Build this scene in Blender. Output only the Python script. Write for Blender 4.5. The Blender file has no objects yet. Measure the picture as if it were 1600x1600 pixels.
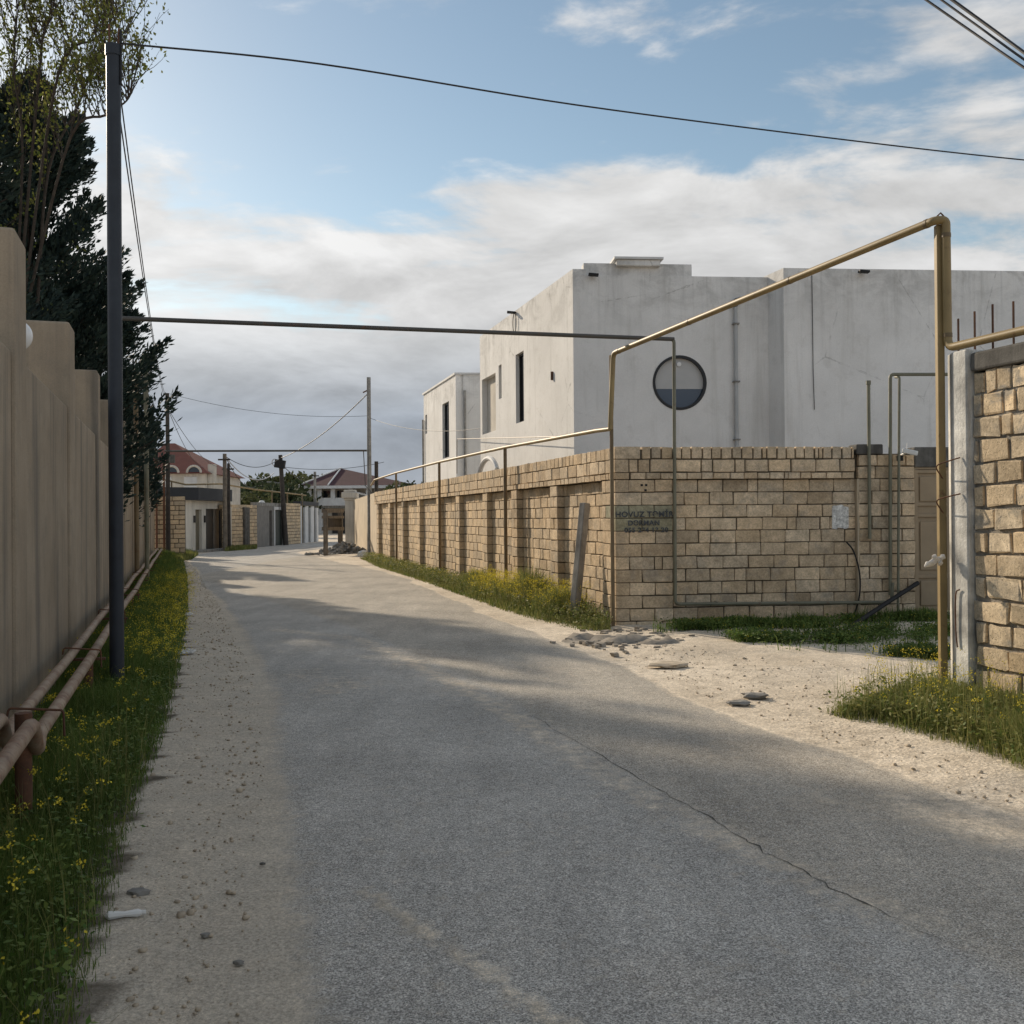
import bpy, bmesh, math, random
import numpy as np
from mathutils import Vector, Matrix
random.seed(7); RNG = np.random.default_rng(7)
S = bpy.context.scene
COL = S.collection
rad = math.radians

# ------------------------------------------------------------------ camera
FPX, EYE = 1550.0, 1.6
PITCH, ROLL = 8.0 / FPX, rad(0.45)
r0 = Vector((1, 0, 0)); u0 = Vector((0, -math.sin(PITCH), math.cos(PITCH))); FWD = Vector((0, math.cos(PITCH), math.sin(PITCH)))
RIGHT = r0 * math.cos(ROLL) - u0 * math.sin(ROLL); UP = u0 * math.cos(ROLL) + r0 * math.sin(ROLL)
cam_d = bpy.data.cameras.new('camera'); cam = bpy.data.objects.new('camera', cam_d); COL.objects.link(cam)
cam_d.sensor_width = 36; cam_d.lens = 36 * FPX / 1600; cam_d.clip_end = 5000; cam_d.clip_start = 0.05
cam.matrix_world = Matrix(((RIGHT.x, UP.x, -FWD.x, 0), (RIGHT.y, UP.y, -FWD.y, 0), (RIGHT.z, UP.z, -FWD.z, EYE), (0, 0, 0, 1)))
S.camera = cam

# ------------------------------------------------------------------ light
SUN_AZ, SUN_EL = rad(-38), rad(24)          # azimuth from +Y, negative = left
SDIR = Vector((math.sin(SUN_AZ) * math.cos(SUN_EL), math.cos(SUN_AZ) * math.cos(SUN_EL), math.sin(SUN_EL)))
S.view_settings.view_transform = 'Standard'; S.view_settings.look = 'None'
S.view_settings.exposure = 0.62; S.view_settings.gamma = 1; S.view_settings.use_curve_mapping = False
sl = bpy.data.lights.new('sun', 'SUN'); sl.energy = 3.2; sl.angle = rad(1.3); sl.color = (1, 0.85, 0.66)
sun = bpy.data.objects.new('sun', sl); COL.objects.link(sun)
sun.rotation_euler = SDIR.to_track_quat('Z', 'Y').to_euler(); sun.location = (0, 0, 60)

W = bpy.data.worlds.new('World'); S.world = W; W.use_nodes = True
def world():
    nt = W.node_tree; N = nt.nodes; Lk = nt.links; N.clear()
    def nd(t, **k):
        n = N.new(t)
        for a, b in k.items(): setattr(n, a, b)
        return n
    def math_(op, a, b=None, c=None, clamp=False):
        n = nd('ShaderNodeMath', operation=op, use_clamp=clamp)
        for i, v in enumerate((a, b, c)):
            if v is None: continue
            if isinstance(v, (int, float)): n.inputs[i].default_value = v
            else: Lk.new(v, n.inputs[i])
        return n.outputs[0]
    def ramp(fac, pts):
        n = nd('ShaderNodeValToRGB'); e = n.color_ramp.elements
        while len(e) < len(pts): e.new(0.5)
        for el, (p, c) in zip(e, pts): el.position = p; el.color = (c, c, c, 1) if not isinstance(c, tuple) else (*c, 1)
        Lk.new(fac, n.inputs[0]); return n.outputs[0]
    sky = nd('ShaderNodeTexSky', sky_type='NISHITA', sun_disc=False)
    sky.sun_elevation = SUN_EL; sky.sun_rotation = SUN_AZ; sky.air_density = 1.0; sky.dust_density = 0.25; sky.ozone_density = 1.6
    tc = nd('ShaderNodeTexCoord'); sep = nd('ShaderNodeSeparateXYZ'); Lk.new(tc.outputs['Generated'], sep.inputs[0])
    x, y, z = sep.outputs
    zz = math_('MAXIMUM', z, 0.0)
    k = math_('DIVIDE', 1.0, math_('ADD', zz, 0.11))
    cmb = nd('ShaderNodeCombineXYZ'); Lk.new(math_('MULTIPLY', x, k), cmb.inputs[0]); Lk.new(math_('MULTIPLY', y, k), cmb.inputs[1])
    mp = nd('ShaderNodeMapping'); Lk.new(cmb.outputs[0], mp.inputs[0])
    mp.inputs['Rotation'].default_value = (0, 0, rad(12)); mp.inputs['Scale'].default_value = (0.8, 1.5, 1); mp.inputs['Location'].default_value = (4.3, 1.7, 2.0)
    n1 = nd('ShaderNodeTexNoise'); n1.inputs['Scale'].default_value = 1.25; n1.inputs['Detail'].default_value = 9; n1.inputs['Roughness'].default_value = 0.56; n1.inputs['Distortion'].default_value = 0.3
    Lk.new(mp.outputs[0], n1.inputs['Vector'])
    def puff(dz):
        n = nd('ShaderNodeTexNoise'); n.inputs['Scale'].default_value = 1.0; n.inputs['Detail'].default_value = 10; n.inputs['Roughness'].default_value = 0.58; n.inputs['Distortion'].default_value = 0.35
        m = nd('ShaderNodeMapping'); Lk.new(tc.outputs['Generated'], m.inputs[0]); m.inputs['Scale'].default_value = (4.6, 4.6, 13); m.inputs['Location'].default_value = (2.7, 0.4, 1.3 + dz * 13)
        Lk.new(m.outputs[0], n.inputs['Vector']); return n
    n2 = puff(0.0); n3 = puff(0.022)
    # how much cloud at each elevation: a bank low over the horizon, wisps higher
    bias = ramp(zz, [(0.0, 0.30), (0.12, 0.27), (0.20, 0.175), (0.28, 0.16), (0.325, 0.055), (0.37, -0.045), (0.45, 0.0), (0.6, 0.07), (1.0, 0.08)])
    n_mix = math_('ADD', math_('MULTIPLY', n1.outputs[0], 0.52), math_('MULTIPLY', n2.outputs[0], 0.48))
    dens = math_('ADD', n_mix, bias)
    mask = nd('ShaderNodeMapRange', interpolation_type='SMOOTHSTEP'); Lk.new(dens, mask.inputs[0])
    mask.inputs[1].default_value = 0.535; mask.inputs[2].default_value = 0.64
    # cloud tone: bright tops, grey bases low down, brighter round the sun
    base_t = ramp(zz, [(0.0, (0.50, 0.54, 0.60)), (0.10, (0.48, 0.53, 0.60)), (0.165, (0.76, 0.78, 0.80)), (0.20, (0.93, 0.93, 0.93)), (0.31, (0.95, 0.95, 0.945)), (0.6, (0.86, 0.87, 0.89))])
    tex = nd('ShaderNodeMapRange'); Lk.new(math_('SUBTRACT', n2.outputs[0], n3.outputs[0]), tex.inputs[0]); tex.inputs[1].default_value = -0.16; tex.inputs[2].default_value = 0.16; tex.inputs[3].default_value = 0.80; tex.inputs[4].default_value = 1.16
    dot = nd('ShaderNodeVectorMath', operation='DOT_PRODUCT'); Lk.new(tc.outputs['Generated'], dot.inputs[0]); dot.inputs[1].default_value = SDIR
    gl = math_('POWER', math_('MAXIMUM', dot.outputs['Value'], 0.0), 5.0)
    gl = math_('ADD', math_('MULTIPLY', gl, 0.40), 0.76)
    bk = math_('POWER', math_('MULTIPLY', math_('SUBTRACT', 1.0, dot.outputs['Value']), 0.5), 1.6)   # clouds opposite the sun are front-lit
    gl = math_('ADD', gl, math_('MULTIPLY', bk, 0.75))
    amp = math_('MULTIPLY', math_('MULTIPLY', tex.outputs[0], gl), CLOUD)
    cc = nd('ShaderNodeVectorMath', operation='SCALE'); Lk.new(base_t, cc.inputs[0]); Lk.new(amp, cc.inputs['Scale'])
    skyc = nd('ShaderNodeVectorMath', operation='MULTIPLY'); Lk.new(sky.outputs[0], skyc.inputs[0]); skyc.inputs[1].default_value = SKYTINT
    mx = nd('ShaderNodeMix', data_type='RGBA'); Lk.new(mask.outputs[0], mx.inputs[0]); Lk.new(skyc.outputs[0], mx.inputs[6]); Lk.new(cc.outputs[0], mx.inputs[7])
    bg = nd('ShaderNodeBackground'); bg.inputs[1].default_value = SKY_STRENGTH; Lk.new(mx.outputs[2], bg.inputs[0])
    out = nd('ShaderNodeOutputWorld'); Lk.new(bg.outputs[0], out.inputs[0])
SKY_STRENGTH = 0.094
CLOUD = 5.8
SKYTINT = (1.0, 0.93, 0.79)
world()

# ------------------------------------------------------------------ geometry helpers
def ray(px, py): return FWD + RIGHT * ((px - 800) / FPX) + UP * ((800 - py) / FPX)
def gp(px, py, z=0.0):
    d = ray(px, py); t = (z - EYE) / d.z
    return Vector((d.x * t, d.y * t, z))
def at(px, py, Y):
    d = ray(px, py); t = Y / d.y
    return Vector((d.x * t, Y, EYE + d.z * t))
def onplane(px, py, P0, n):
    d = ray(px, py); o = Vector((0, 0, EYE)); t = (P0 - o).dot(n) / d.dot(n)
    return o + d * t
def V(*a): return Vector(a)
def v3(p, z=0.0): return Vector((p[0], p[1], z))

ROOT = {}
def tag(o, label=None, cat=None, group=None, kind=None):
    if label: o['label'] = label
    if cat: o['category'] = cat
    if group: o['group'] = group
    if kind: o['kind'] = kind
    return o
def thing(name, loc, label, cat, group=None):
    o = bpy.data.objects.new(name, None); COL.objects.link(o); o.location = loc; o.empty_display_size = 0.2
    ROOT[o.name] = Vector(loc)
    return tag(o, label, cat, group)
def link(name, me, parent=None):
    o = bpy.data.objects.new(name, me); COL.objects.link(o)
    if parent is not None:
        o.parent = parent; ROOT[o.name] = ROOT[parent.name]
    return o

class MB:
    def __init__(s): s.v = []; s.f = []
    def add(s, vs, fs):
        b = len(s.v); s.v += [Vector(p) for p in vs]; s.f += [tuple(i + b for i in f) for f in fs]; return s
    def hexa(s, p):   # 4 bottom (ccw seen from above) + 4 top
        return s.add(p, [(3, 2, 1, 0), (4, 5, 6, 7), (0, 1, 5, 4), (1, 2, 6, 5), (2, 3, 7, 6), (3, 0, 4, 7)])
    def box(s, o, a, la, b, lb, z0, z1):   # origin, axis a (len la), axis b (len lb), z range
        o = Vector((o[0], o[1], 0)); a = Vector((a[0], a[1], 0)); b = Vector((b[0], b[1], 0))
        q = [o, o + a * la, o + a * la + b * lb, o + b * lb]
        if (a.cross(b)).z < 0: q = [q[0], q[3], q[2], q[1]]
        return s.hexa([p + V(0, 0, z0) for p in q] + [p + V(0, 0, z1) for p in q])
    def aabb(s, x0, x1, y0, y1, z0, z1): return s.box((x0, y0), (1, 0), x1 - x0, (0, 1), y1 - y0, z0, z1)
    def bar(s, p0, p1, w, h, up=V(0, 0, 1)):
        p0 = Vector(p0); p1 = Vector(p1); d = (p1 - p0).normalized(); sd = d.cross(up)
        if sd.length < 1e-4: sd = d.cross(V(0, 1, 0))
        sd.normalize(); u = sd.cross(d)
        c = [(-1, -1), (1, -1), (1, 1), (-1, 1)]
        A = [p0 + sd * w / 2 * i + u * h / 2 * j for i, j in c]; B = [p1 + sd * w / 2 * i + u * h / 2 * j for i, j in c]
        return s.add(A + B, [(0, 1, 2, 3), (7, 6, 5, 4), (1, 0, 4, 5), (2, 1, 5, 6), (3, 2, 6, 7), (0, 3, 7, 4)])
    def tube(s, pts, r, seg=8, cap=True):
        pts = [Vector(p) for p in pts]; n = len(pts)
        rs = r if isinstance(r, (list, tuple)) else [r] * n
        b = len(s.v); ref = None
        for i, p in enumerate(pts):
            d = (pts[min(i + 1, n - 1)] - pts[max(i - 1, 0)]).normalized()
            if ref is None:
                ref = d.cross(V(0, 0, 1))
                if ref.length < 1e-3: ref = d.cross(V(0, 1, 0))
            ref = (ref - d * ref.dot(d)).normalized(); q = d.cross(ref)
            for k in range(seg):
                a = 2 * math.pi * k / seg
                s.v.append(p + (ref * math.cos(a) + q * math.sin(a)) * rs[i])
        for i in range(n - 1):
            for k in range(seg):
                k2 = (k + 1) % seg
                s.f.append((b + i * seg + k, b + i * seg + k2, b + (i + 1) * seg + k2, b + (i + 1) * seg + k))
        if cap:
            s.f.append(tuple(b + k for k in range(seg))[::-1]); s.f.append(tuple(b + (n - 1) * seg + k for k in range(seg)))
        return s
    def ball(s, c, r, nu=14, nv=9, sc=(1, 1, 1)):
        c = Vector(c); b = len(s.v)
        for j in range(nv + 1):
            t = math.pi * j / nv
            for i in range(nu):
                a = 2 * math.pi * i / nu
                s.v.append(c + V(r * math.sin(t) * math.cos(a) * sc[0], r * math.sin(t) * math.sin(a) * sc[1], r * math.cos(t) * sc[2]))
        for j in range(nv):
            for i in range(nu):
                i2 = (i + 1) % nu
                s.f.append((b + j * nu + i, b + (j + 1) * nu + i, b + (j + 1) * nu + i2, b + j * nu + i2))
        return s
    def prism(s, poly, z0, z1):
        n = len(poly); A = [V(p[0], p[1], z0) for p in poly] + [V(p[0], p[1], z1) for p in poly]
        return s.add(A, [tuple(range(n))[::-1], tuple(range(n, 2 * n))] + [(i, (i + 1) % n, n + (i + 1) % n, n + i) for i in range(n)])
    def build(s, name, mat, parent=None, smooth=False, bevel=0):
        off = ROOT[parent.name] if parent is not None else V(0, 0, 0)
        me = bpy.data.meshes.new(name)
        me.from_pydata([tuple(p - off) for p in s.v], [], s.f); me.materials.append(mat)
        if smooth:
            me.polygons.foreach_set('use_smooth', [True] * len(me.polygons))
            try: me.set_sharp_from_angle(angle=rad(40))
            except Exception: pass
        o = link(name, me, parent)
        if parent is None: ROOT[o.name] = V(0, 0, 0)
        if bevel:
            m = o.modifiers.new('bevel', 'BEVEL'); m.width = bevel; m.segments = 2; m.limit_method = 'ANGLE'
        return o

def np_mesh(name, verts, faces, mat, parent=None, smooth=False, attrs=None):
    verts = np.asarray(verts, dtype=np.float64); faces = np.asarray(faces, dtype=np.int32)
    if parent is not None: verts = verts - np.array(ROOT[parent.name])
    me = bpy.data.meshes.new(name); k = faces.shape[1]
    me.vertices.add(len(verts)); me.vertices.foreach_set('co', verts.astype(np.float32).ravel())
    me.loops.add(faces.size); me.loops.foreach_set('vertex_index', faces.ravel())
    me.polygons.add(len(faces)); me.polygons.foreach_set('loop_start', np.arange(0, faces.size, k, dtype=np.int32))
    me.polygons.foreach_set('loop_total', np.full(len(faces), k, dtype=np.int32))
    me.update(calc_edges=True); me.validate()
    if smooth: me.polygons.foreach_set('use_smooth', np.ones(len(me.polygons), dtype=bool))
    for an, arr in (attrs or {}).items():
        a = me.attributes.new(an, 'FLOAT', 'POINT'); a.data.foreach_set('value', np.asarray(arr, dtype=np.float32))
    me.materials.append(mat)
    o = link(name, me, parent)
    if parent is None: ROOT[o.name] = V(0, 0, 0)
    return o

def catmull(pts, n=6):
    pts = [Vector(p) for p in pts]; out = []
    P = [pts[0] * 2 - pts[1]] + pts + [pts[-1] * 2 - pts[-2]]
    for i in range(1, len(P) - 2):
        for k in range(n):
            t = k / n
            out.append(0.5 * ((2 * P[i]) + (P[i + 1] - P[i - 1]) * t + (2 * P[i - 1] - 5 * P[i] + 4 * P[i + 1] - P[i + 2]) * t * t + (3 * P[i] - P[i - 1] - 3 * P[i + 1] + P[i + 2]) * t ** 3))
    out.append(pts[-1]); return out
def rounded(pts, r=0.1, n=4):   # polyline with rounded elbows
    pts = [Vector(p) for p in pts]; out = [pts[0]]
    for i in range(1, len(pts) - 1):
        a, b, c = pts[i - 1], pts[i], pts[i + 1]
        d1 = (a - b); d2 = (c - b); rr = min(r, d1.length * .45, d2.length * .45)
        p = b + d1.normalized() * rr; q = b + d2.normalized() * rr
        for k in range(n + 1):
            t = k / n; out.append(p * (1 - t) ** 2 + b * 2 * t * (1 - t) + q * t * t)
    out.append(pts[-1]); return out
def sagline(p0, p1, sag, n=18):
    p0 = Vector(p0); p1 = Vector(p1)
    return [p0.lerp(p1, t) - V(0, 0, sag * 4 * t * (1 - t)) for t in [i / n for i in range(n + 1)]]

# ------------------------------------------------------------------ materials
class NT:
    def __init__(s, name):
        s.m = bpy.data.materials.new(name); s.m.use_nodes = True; s.t = s.m.node_tree; s.N = s.t.nodes; s.L = s.t.links
        s.b = s.N['Principled BSDF']; s.pos = s.nd('ShaderNodeNewGeometry').outputs['Position']
    def nd(s, t, **k):
        n = s.N.new(t)
        for a, b in k.items(): setattr(n, a, b)
        return n
    def setin(s, sock, v):
        if hasattr(v, 'is_output'): s.L.new(v, sock)
        elif isinstance(v, tuple) and len(v) == 3 and sock.type == 'RGBA': sock.default_value = (*v, 1)
        else: sock.default_value = v
    def map(s, scale=(1, 1, 1), loc=(0, 0, 0), rot=(0, 0, 0), vec=None):
        n = s.nd('ShaderNodeMapping'); s.L.new(vec or s.pos, n.inputs[0]); n.inputs['Scale'].default_value = scale; n.inputs['Location'].default_value = loc; n.inputs['Rotation'].default_value = rot
        return n.outputs[0]
    def noise(s, scale, detail=4, rough=.55, vec=None, dist=0):
        n = s.nd('ShaderNodeTexNoise'); s.L.new(vec or s.pos, n.inputs['Vector']); n.inputs['Scale'].default_value = scale; n.inputs['Detail'].default_value = detail; n.inputs['Roughness'].default_value = rough; n.inputs['Distortion'].default_value = dist
        return n.outputs[0]
    def voro(s, scale, vec=None, feature='F1', out='Distance'):
        n = s.nd('ShaderNodeTexVoronoi', feature=feature); s.L.new(vec or s.pos, n.inputs['Vector']); n.inputs['Scale'].default_value = scale
        return n.outputs[out]
    def rng(s, v, a, b, c=0., d=1., smooth=False):
        n = s.nd('ShaderNodeMapRange'); s.L.new(v, n.inputs[0])
        if smooth: n.interpolation_type = 'SMOOTHSTEP'
        for i, q in enumerate((a, b, c, d)): n.inputs[i + 1].default_value = q
        return n.outputs[0]
    def mth(s, op, a, b=0., clamp=False):
        n = s.nd('ShaderNodeMath', operation=op, use_clamp=clamp); s.setin(n.inputs[0], a); s.setin(n.inputs[1], b); return n.outputs[0]
    def mix(s, f, a, b, mode='MIX'):
        n = s.nd('ShaderNodeMix', data_type='RGBA', blend_type=mode); s.setin(n.inputs[0], f); s.setin(n.inputs[6], a); s.setin(n.inputs[7], b); return n.outputs[2]
    def scale(s, c, k):
        n = s.nd('ShaderNodeVectorMath', operation='SCALE')
        if hasattr(c, 'is_output'): s.L.new(c, n.inputs[0])
        else: n.inputs[0].default_value = c
        s.setin(n.inputs['Scale'], k); return n.outputs[0]
    def attr(s, name):
        n = s.nd('ShaderNodeAttribute', attribute_name=name); return n.outputs['Fac']
    def objrand(s): return s.nd('ShaderNodeObjectInfo').outputs['Random']
    def island(s): return s.nd('ShaderNodeNewGeometry').outputs['Random Per Island']
    def sepz(s): 
        n = s.nd('ShaderNodeSeparateXYZ'); s.L.new(s.pos, n.inputs[0]); return n.outputs[2]
    def out(s, col, rough=.85, bump=None, strength=.3, dist=.01, spec=.3, metal=0):
        s.setin(s.b.inputs['Base Color'], col); s.setin(s.b.inputs['Roughness'], rough); s.b.inputs['Specular IOR Level'].default_value = spec; s.b.inputs['Metallic'].default_value = metal
        if bump is not None:
            n = s.nd('ShaderNodeBump'); s.L.new(bump, n.inputs['Height']); n.inputs['Strength'].default_value = strength; n.inputs['Distance'].default_value = dist
            s.L.new(n.outputs[0], s.b.inputs['Normal'])
        return s.m

def simple(name, col, var=.2, sc=5, rough=.8, bump=.25, bsc=60, bd=.004, spec=.3, metal=0, rand=0., streak=0.):
    t = NT(name)
    f = t.rng(t.noise(sc, 6, .62), .3, .7, 1 - var, 1 + var)
    if rand: f = t.mth('MULTIPLY', f, t.rng(t.objrand(), 0, 1, 1 - rand, 1 + rand))
    if streak: f = t.mth('MULTIPLY', f, t.rng(t.noise(1, 5, .6, t.map((7, 7, .5))), .35, .65, 1 - streak, 1 + streak * .5))
    return t.out(t.scale(col, f), rough, t.noise(bsc, 5, .65), bump, bd, spec, metal)

def mk_limestone(name, col, rand=.14, dark=.6, smear=0.):
    t = NT(name); r = t.objrand()
    big = t.rng(t.noise(2.2, 6, .65), .3, .7, .72, 1.2)
    fine = t.noise(34, 6, .7)
    c = t.mix(t.rng(t.noise(9, 5, .65), .35, .65), tuple(x * .80 for x in col), tuple(x * 1.18 for x in col))
    c = t.mix(t.rng(r, 0, 1, 0, .5), c, (col[0] * 1.05, col[1] * .92, col[2] * .74))
    k = t.mth('MULTIPLY', big, t.rng(t.noise(1, 1, .5, t.scale((1, 1, 1), t.mth('MULTIPLY', r, 77.))), .25, .75, 1 - rand * 1.6, 1 + rand * 1.6))
    k = t.mth('MULTIPLY', k, t.rng(fine, .3, .62, .70, 1.08))
    v = t.voro(46); pit = t.rng(v, .05, .30, dark, 1)
    k = t.mth('MULTIPLY', k, pit)
    h = t.mth('ADD', t.mth('MULTIPLY', fine, 1.), t.mth('MULTIPLY', pit, .6))
    c = t.scale(c, k)
    if smear: c = t.mix(t.rng(t.noise(3.4, 6, .68, None, .4), .53, .64, 0, smear), c, t.scale((.25, .24, .215), t.rng(fine, .3, .7, .7, 1.3)))
    return t.out(c, .95, h, .55, .012, .15)

def sand_nodes(t):
    big = t.noise(.55, 6, .6); mid = t.noise(5, 6, .65); fine = t.noise(70, 5, .7); peb = t.voro(38)
    c = t.mix(t.rng(big, .35, .65), (.56, .482, .378), (.74, .65, .525))
    c = t.mix(t.rng(mid, .45, .78, 0, .8), c, (.36, .305, .235))
    k = t.mth('MULTIPLY', t.mth('MULTIPLY', t.rng(fine, .25, .75, .5, 1.5), t.rng(t.noise(190, 2, .6), .3, .7, .7, 1.3)), t.rng(t.noise(22, 3, .6), .3, .7, .80, 1.18))
    k = t.mth('MULTIPLY', k, t.rng(t.voro(7.5), .02, .07, .6, 1))
    h = t.mth('ADD', t.mth('MULTIPLY', mid, 2.2), t.mth('ADD', fine, t.mth('MULTIPLY', peb, .8)))
    return t.scale(c, k), h
def mk_sand():
    t = NT('sandy_ground'); sh = t.attr('grime')
    c, h = sand_nodes(t)
    g = t.mth('ADD', sh, t.rng(t.noise(3, 5, .6), .3, .7, -.25, .25))
    c = t.mix(t.rng(g, .2, .9, 0, .75), c, t.scale((.45, .41, .345), t.rng(t.noise(75, 5, .8), .28, .72, .3, 1.75)))
    c = t.mix(t.rng(g, 1.05, 1.5, 0, .9), c, t.scale((.085, .07, .05), t.rng(t.noise(40, 5, .75), .25, .75, .5, 1.5)))
    return t.out(c, .97, h, .6, .012, .12)

def mk_asphalt():
    t = NT('worn_asphalt')
    dust = t.attr('dust'); side = t.attr('side'); gr = t.attr('grime')
    agg = t.voro(240, out='Color'); aggv = t.nd('ShaderNodeSeparateColor'); t.L.new(agg, aggv.inputs[0])
    agc = t.voro(150, out='Color'); agcv = t.nd('ShaderNodeSeparateColor'); t.L.new(agc, agcv.inputs[0])
    sp = t.mth('MULTIPLY', t.rng(aggv.outputs[0], 0, 1, .45, 1.5), t.rng(agcv.outputs[0], 0, 1, .66, 1.34))
    spk = t.rng(agcv.outputs[1], .93, .97, 0, 1)
    blot = t.mth('MULTIPLY', t.rng(t.noise(.7, 5, .6), .3, .7, .82, 1.16), t.rng(t.noise(1, 4, .6, t.map((3.2, .5, 1), (1, 2, 0), (0, 0, rad(-20)))), .3, .7, .88, 1.1))
    base = t.mix(side, (.455, .432, .392), (.44, .402, .343))
    k = t.mth('MULTIPLY', t.mth('MULTIPLY', sp, blot), t.rng(t.noise(14, 4, .6), .3, .7, .88, 1.12))
    c = t.mix(t.mth('MULTIPLY', spk, .7), t.scale(base, k), (.74, .73, .69))
    n = t.mth('ADD', dust, t.rng(t.noise(9, 6, .7), .3, .7, -.42, .42))
    n = t.mth('ADD', n, t.rng(aggv.outputs[2], 0, 1, -.16, .16))
    dm = t.rng(n, .12, .85, 0, 1)
    dc, sh = sand_nodes(t)
    dc = t.scale(dc, 1.22)
    g = t.mth('ADD', gr, t.rng(t.noise(3, 5, .6), .3, .7, -.25, .25))
    dc = t.mix(t.rng(g, .2, .9, 0, .75), dc, t.scale((.45, .41, .345), t.rng(t.noise(75, 5, .8), .28, .72, .3, 1.75)))
    c = t.mix(dm, c, dc)
    h = t.mth('ADD', t.mth('MULTIPLY', sp, 1.), t.mth('MULTIPLY', t.mth('MULTIPLY', sh, dm), 2.))
    return t.out(c, .9, h, .55, .008, .25)

def mk_plaster():
    t = NT('tan_plaster')
    st = t.noise(1, 7, .68, t.map((2.6, 2.6, .28)), .7); st2 = t.noise(1, 5, .7, t.map((22, 22, .9)))
    blot = t.noise(1.1, 6, .62)
    c = t.mix(t.rng(blot, .3, .7), (.295, .24, .175), (.40, .33, .247))
    c = t.mix(t.mth('MULTIPLY', t.rng(st, .46, .68), t.rng(t.noise(.75, 5, .6), .45, .65, .05, .6)), c, (.22, .185, .145))
    c = t.mix(t.mth('MULTIPLY', t.rng(t.noise(1, 6, .7, t.map((10, 10, .5), (2, 7, 0)), .3), .5, .68, 0, 1), t.rng(t.noise(1.3, 5, .65, t.map((1, 1, .6), (8, 1, 0))), .45, .62, 0, .55)), c, (.20, .172, .14))
    c = t.mix(t.rng(t.noise(.9, 6, .7, t.map((1, 1, 1.4), (4, 4, 9))), .5, .66, 0, .45), c, (.42, .352, .268))
    c = t.mix(t.rng(t.noise(3.1, 7, .7), .5, .72, 0, .5), c, (.235, .205, .165))
    c = t.mix(t.rng(t.noise(1, 4, .6, t.map((2.1, 2.1, .16), (9, 3, 0))), .52, .68, 0, .75), c, (.13, .12, .105))
    k = t.mth('MULTIPLY', t.rng(st2, .3, .7, .94, 1.06), t.rng(t.noise(90, 4, .7), .3, .7, .88, 1.1))
    return t.out(t.scale(c, k), .93, t.mth('ADD', t.noise(120, 5, .7), t.mth('MULTIPLY', t.noise(9, 4, .6), 2.)), .45, .006, .15)

def mk_white():
    t = NT('white_render')
    st = t.noise(1, 6, .65, t.map((3.2, 3.2, .22)), .3)
    blot = t.noise(.5, 7, .62); patch = t.noise(2.4, 7, .7)
    c = t.mix(t.rng(blot, .35, .65), (.67, .662, .64), (.79, .782, .76))
    c = t.mix(t.rng(patch, .55, .75, 0, .5), c, (.52, .505, .47))
    c = t.mix(t.rng(st, .54, .74, 0, .5), c, (.46, .45, .415))
    wet = t.mth('MULTIPLY', t.rng(t.sepz(), 5.5, 7.2, 0, 1), t.rng(t.noise(1, 6, .7, t.map((1.3, 1.3, 1.9), (5, 2, 1)), .5), .45, .65, 0, .6))
    c = t.mix(wet, c, (.30, .295, .28))
    drip = t.mth('MULTIPLY', t.rng(t.sepz(), 5.2, 7.1, 0, 1), t.rng(t.noise(1, 5, .7, t.map((5.5, 5.5, .28), (3, 1, 0)), .2), .52, .66, 0, .3))
    c = t.mix(drip, c, (.25, .245, .23))
    ck = t.voro(.55, t.map((1, 1, .8), (3.3, .2, .7)), 'DISTANCE_TO_EDGE'); wob = t.mth('ADD', ck, t.rng(t.noise(5, 5, .7), .3, .7, -.012, .012))
    c = t.mix(t.mth('MULTIPLY', t.rng(t.mth('ABSOLUTE', wob), 0, .006, 1, 0), t.rng(t.noise(.6, 3), .5, .6, 0, .5)), c, (.2, .195, .18))
    k = t.rng(t.noise(45, 5, .7), .3, .7, .93, 1.05)
    return t.out(t.scale(c, k), .92, t.mth('ADD', t.noise(60, 5, .7), t.mth('MULTIPLY', t.noise(4, 5, .6), 2.)), .35, .008, .2)

def mk_pipe(name, col, rustc=(.12, .055, .025), amt=.35, rough=.5):
    t = NT(name)
    r = t.rng(t.noise(7, 7, .7), .62 - amt * .25, .78 - amt * .1)
    c = t.mix(r, t.scale(col, t.rng(t.noise(3, 4), .3, .7, .82, 1.15)), t.scale(rustc, t.rng(t.noise(40, 4), .3, .7, .6, 1.4)))
    return t.out(c, rough, t.noise(60, 4), .15, .003, .4)

def mk_leaf(name, a, b, rough=.6, trans=.25):
    t = NT(name); i = t.island()
    c = t.mix(i, a, b); c = t.scale(c, t.rng(t.noise(2.0, 3), .3, .7, .75, 1.25))
    t.out(c, rough, None, spec=.25)
    if trans:
        tr = t.nd('ShaderNodeBsdfTranslucent'); t.L.new(c, tr.inputs[0]); ms = t.nd('ShaderNodeMixShader'); ms.inputs[0].default_value = trans
        t.L.new(t.b.outputs[0], ms.inputs[1]); t.L.new(tr.outputs[0], ms.inputs[2]); t.L.new(ms.outputs[0], t.N['Material Output'].inputs[0])
    return t.m

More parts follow.
